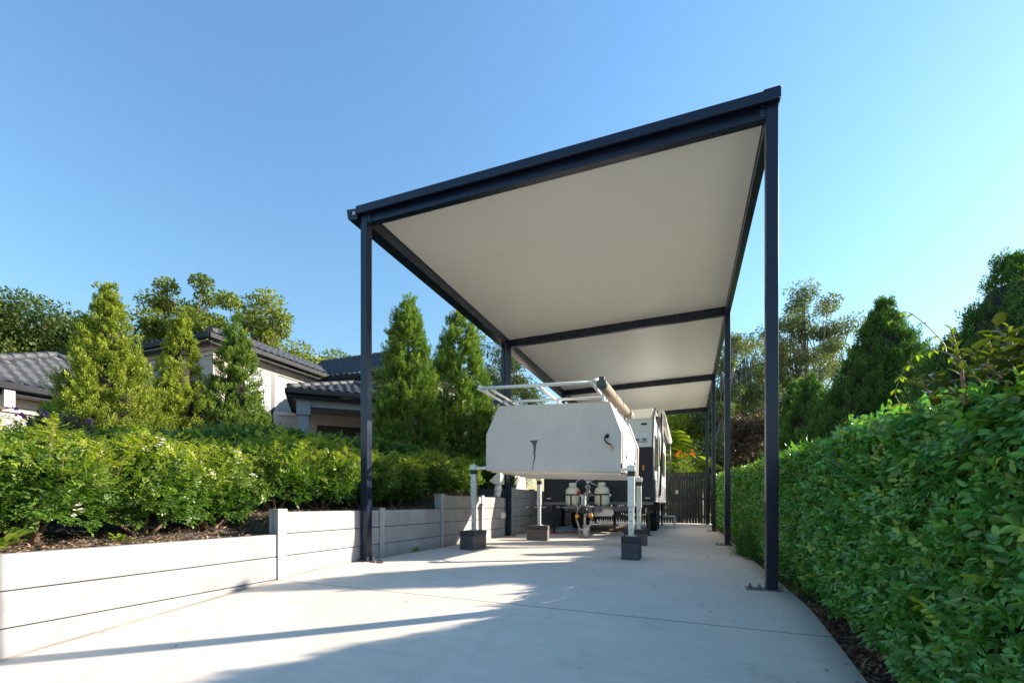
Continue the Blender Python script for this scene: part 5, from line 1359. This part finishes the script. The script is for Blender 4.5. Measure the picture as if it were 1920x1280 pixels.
# ================================================================== background trees
def tree(name, label, x, y, z0, H, seed, trunk_h, rx, rz, ncl, nleaf, L, W, m, bark='bark', rc=.6, grp=None, shell=.45, lean=(0, 0), limbs=18, tr=.16, droop=0., flat=.65, clear=0.):
    """trunk, limbs and a crown of separate leaf clumps with gaps between them"""
    g = np.random.default_rng(seed); t = thing(name, label, 'tree', (x, y, z0), grp)
    cz = H - rz
    d = rnd_dir(ncl, g); rr = shell + (1-shell)*g.random(ncl)**.6
    lum = 1 + .28*wob(np.arctan2(d[:, 1], d[:, 0])*1.2, d[:, 2]*2.5, seed)
    c = np.stack([d[:, 0]*rx*rr*lum + lean[0]*.6, d[:, 1]*rx*rr*lum + lean[1]*.6, cz + d[:, 2]*rz*rr*np.minimum(lum, 1.05)], 1)
    s = MB(); top = np.array([lean[0]*.5, lean[1]*.5, cz]); base = np.array([0, 0, -.5])
    s.tube([base, base*.4+top*.3*np.array([.6, .6, 1]) + [0, 0, trunk_h*.3], top*.6+[0, 0, trunk_h*.15], top + [0, 0, rz*.45]], [tr, tr*.85, tr*.6, tr*.15], 9)
    order = np.argsort(-np.linalg.norm(c-top, axis=1))[:limbs]
    for i in order:
        h0 = trunk_h + (cz-trunk_h)*g.random()*.9; p0 = np.array([0, 0, h0]) + top*[1, 1, 0]*(h0/max(cz, .1))
        mid = p0*.45 + c[i]*.55 + np.array([0, 0, -.12*np.linalg.norm(c[i]-p0)]); s.tube([p0, p0*.75+mid*.25, mid, c[i]], [tr*.42, tr*.36, tr*.24, tr*.08], 6)
        for j in np.argsort(np.linalg.norm(c-c[i], axis=1))[1:3]: s.tube([mid, (mid+c[j])/2, c[j]], [tr*.2, tr*.14, tr*.05], 5)
    s.build('trunk', M[bark], t, world=False)
    N = ncl*nleaf; cc = np.repeat(c, nleaf, 0); rcl = np.repeat(rc*g.uniform(.6, 1.25, ncl), nleaf)
    u = rnd_dir(N, g)*(g.random(N)**.45)[:, None]; p = cc + u*rcl[:, None]*[1, 1, flat]
    dr = unit(u + g.normal(scale=.7, size=(N, 3)) + [0, 0, -droop]); nr = rnd_dir(N, g) + [0, 0, 1.1]
    f = Fol(); tone = np.clip(np.repeat(g.uniform(0, .7, ncl), nleaf) + g.uniform(-.25, .45, N), 0, 1)*.9
    f.add(p, dr, nr, L*g.uniform(.7, 1.3, N), W*g.uniform(.7, 1.2, N), tone, 'fold')
    f.build('crown', m, t, world=False)
    return t
GL = 'leafy trees behind the house'
tree('broadleaf_tree', 'dense rounded tree at the far left above the single-storey roof', -33.2, 13, .5, 10.8, 71, 4, 4.3, 5.0, 150, 627, 0.192, 0.122, M['tree_far'], rc=1.15, grp=GL)
tree('broadleaf_tree', 'lower pale green tree beside the dense one at the far left', -34.4, 16.3, .5, 11.6, 72, 4, 2.9, 4.2, 70, 494, 0.192, 0.122, M['tree_far'], rc=.95, grp=GL, shell=.5)
tree('broadleaf_tree', 'tree with the tallest thin tip above the upper storey', -27.7, 18.3, .5, 13.4, 73, 5, 3.0, 4.4, 58, 437, 0.179, 0.115, M['tree'], rc=.85, grp=GL, shell=.3, limbs=24)
tree('broadleaf_tree', 'small open tree left of the tallest tip', -30.3, 18.6, .5, 11.3, 74, 5, 1.9, 3.0, 32, 380, 0.179, 0.115, M['tree_dk'], rc=.8, grp=GL)
tree('broadleaf_tree', 'wide tree with reaching branches above the upper storey roof', -23, 19, .5, 11.9, 75, 4, 2.9, 4.0, 66, 494, 0.173, 0.115, M['tree'], rc=.85, grp=GL, limbs=26)
tree('broadleaf_tree', 'tree sloping down to the right behind the two house roofs', -20.6, 21.2, .5, 9.5, 76, 4, 2.6, 3.4, 60, 475, 0.173, 0.115, M['tree'], rc=.8, grp=GL)
tree('broadleaf_tree', 'low tree whose top just clears the roof valley', -18.2, 24, .5, 9.0, 77, 4, 1.9, 2.8, 36, 418, 0.173, 0.115, M['tree'], rc=.75, grp=GL)
GE = 'tall thin trees beyond the carport'
tree('gum_tree', 'dark tree behind the second left carport post', -9.6, 22.1, 0, 9.2, 81, 3, 2.3, 4.0, 60, 380, 0.141, 0.072, M['tree_dk'], 'gumbark', rc=.7, grp=GE, flat=.9, droop=.3)
tree('gum_tree', 'dark tree half hidden between the two tall conifers', -13.2, 23, 0, 9.6, 88, 3, 1.6, 3.2, 34, 380, 0.141, 0.072, M['tree_dk'], 'gumbark', rc=.7, grp=GE)
tree('gum_tree', 'tall airy eucalyptus with open branches right of the nearest right post', 8.3, 39.6, -.5, 17.3, 82, 6, 3.3, 6.0, 78, 380, 0.218, 0.094, M['gum'], 'gumbark', rc=1.0, grp=GE, shell=.35, limbs=40, tr=.24, flat=.6, droop=.4)
tree('gum_tree', 'smaller eucalyptus hidden behind the nearest right post', 5.7, 40.5, -.5, 13.6, 83, 5, 2.3, 4.8, 46, 361, 0.205, 0.094, M['gum'], 'gumbark', rc=.95, grp=GE, shell=.35, limbs=24, tr=.2, droop=.4)
tree('gum_tree', 'eucalyptus seen between the two nearest right posts', 3.4, 33.4, -.5, 13.0, 84, 5, 1.7, 5.0, 50, 342, 0.179, 0.079, M['gum'], 'gumbark', rc=.75, grp=GE, shell=.3, limbs=26, tr=.19, droop=.4)
tree('gum_tree', 'slim eucalyptus with a dark bare trunk between the second and third right posts', 1.95, 31, -.5, 12.4, 85, 5.5, 1.1, 5.2, 36, 323, 0.166, 0.079, M['gum'], 'gumbark', rc=.7, grp=GE, shell=.2, limbs=18, tr=.2, droop=.4)
tree('copper_tree', 'small copper brown leaved tree left of the nearest right post', 3.35, 26.5, -.2, 6.0, 86, 1.2, 1.15, 2.3, 46, 200, .17, .09, M['copper'], 'bark', rc=.5)
tree('gum_tree', 'sunlit green tree rising behind the paling fence', .2, 33, -.5, 9.5, 87, 2, 2.6, 4.8, 110, 330, .26, .12, M['conifer'], 'gumbark', rc=.85, grp=GE)
tree('gum_tree', 'dull green low tree between hedge and eucalyptus trunks', 2.6, 30, -.5, 4.2, 89, 1., 1.5, 1.6, 40, 380, 0.128, 0.072, M['tree_dk'], 'gumbark', rc=.6, grp=GE)
# palms and a bright croton behind the fence
def palm(label, x, y, z0, trunk_h, nfr, fl, seed, dead=(), grp='palms behind the fence'):
    g = np.random.default_rng(seed); t = thing('palm_tree', label, 'palm', (x, y, z0), grp)
    MB().tube([(0, 0, -.4), (.03, 0, trunk_h*.5), (0, 0, trunk_h)], [.14, .11, .10], 9).build('trunk', M['gumbark'], t, world=False)
    for i in range(nfr):
        az = i*2.39996 + g.uniform(-.3, .3); el = g.uniform(.35, 1.35) if i not in dead else g.uniform(-.1, .2); L = fl*g.uniform(.8, 1.1)
        n = 26; s = np.linspace(0, 1, n); dirh = np.array([math.cos(az), math.sin(az), 0])
        pts = dirh[None]*(L*s*math.cos(el) + .12*L*s**2)[:, None] + np.array([0, 0, 1.])[None]*(L*(s*math.sin(el) - .62*s**2))[:, None] + [0, 0, trunk_h]
        rc_ = MB().tube(pts, np.linspace(.022, .004, n).tolist(), 5); f = Fol()
        tan = unit(np.gradient(pts, axis=0)); side = unit(np.cross(tan, [0, 0, 1.]))
        for sg in (-1, 1):
            for off in (0, .5):
                q = pts[3:-1] + (pts[4:]-pts[3:-1])*off; k = len(q); ll = fl*.30*np.sin(np.linspace(.35, 2.85, k))+.08
                f.add(q, side[3:-1]*sg + tan[3:-1]*.75 + np.array([0, 0, -.35]), np.tile([0., 0, 1], (k, 1)) + side[3:-1]*sg*.4, ll, .04, g.uniform(.0, .9), 'blade')
        fr = rc_.build('frond', M['palm'] if i not in dead else M['palm_dead'], t, world=False)
        f.build('leaflets', M['palm'] if i not in dead else M['palm_dead'], fr, world=False)
palm('green palm with a dry brown frond hanging over the fence', -.35, 24.4, -.3, 2.9, 15, 2.5, 51, dead=(1, 4))
palm('smaller bright palm close behind the gate', .55, 22.6, -.3, 1.7, 12, 1.9, 52, dead=(3,))
palm('yellow-green palm seen above the caravan awning', -1.3, 27.5, -.3, 4.3, 14, 2.5, 53)
flower_bush('croton', 'orange leaved bush glowing above the gate', 'bush', -.12, 21.2, 1.2, 1.8, .45, 'croton', 15, 55, 'palm', .09)
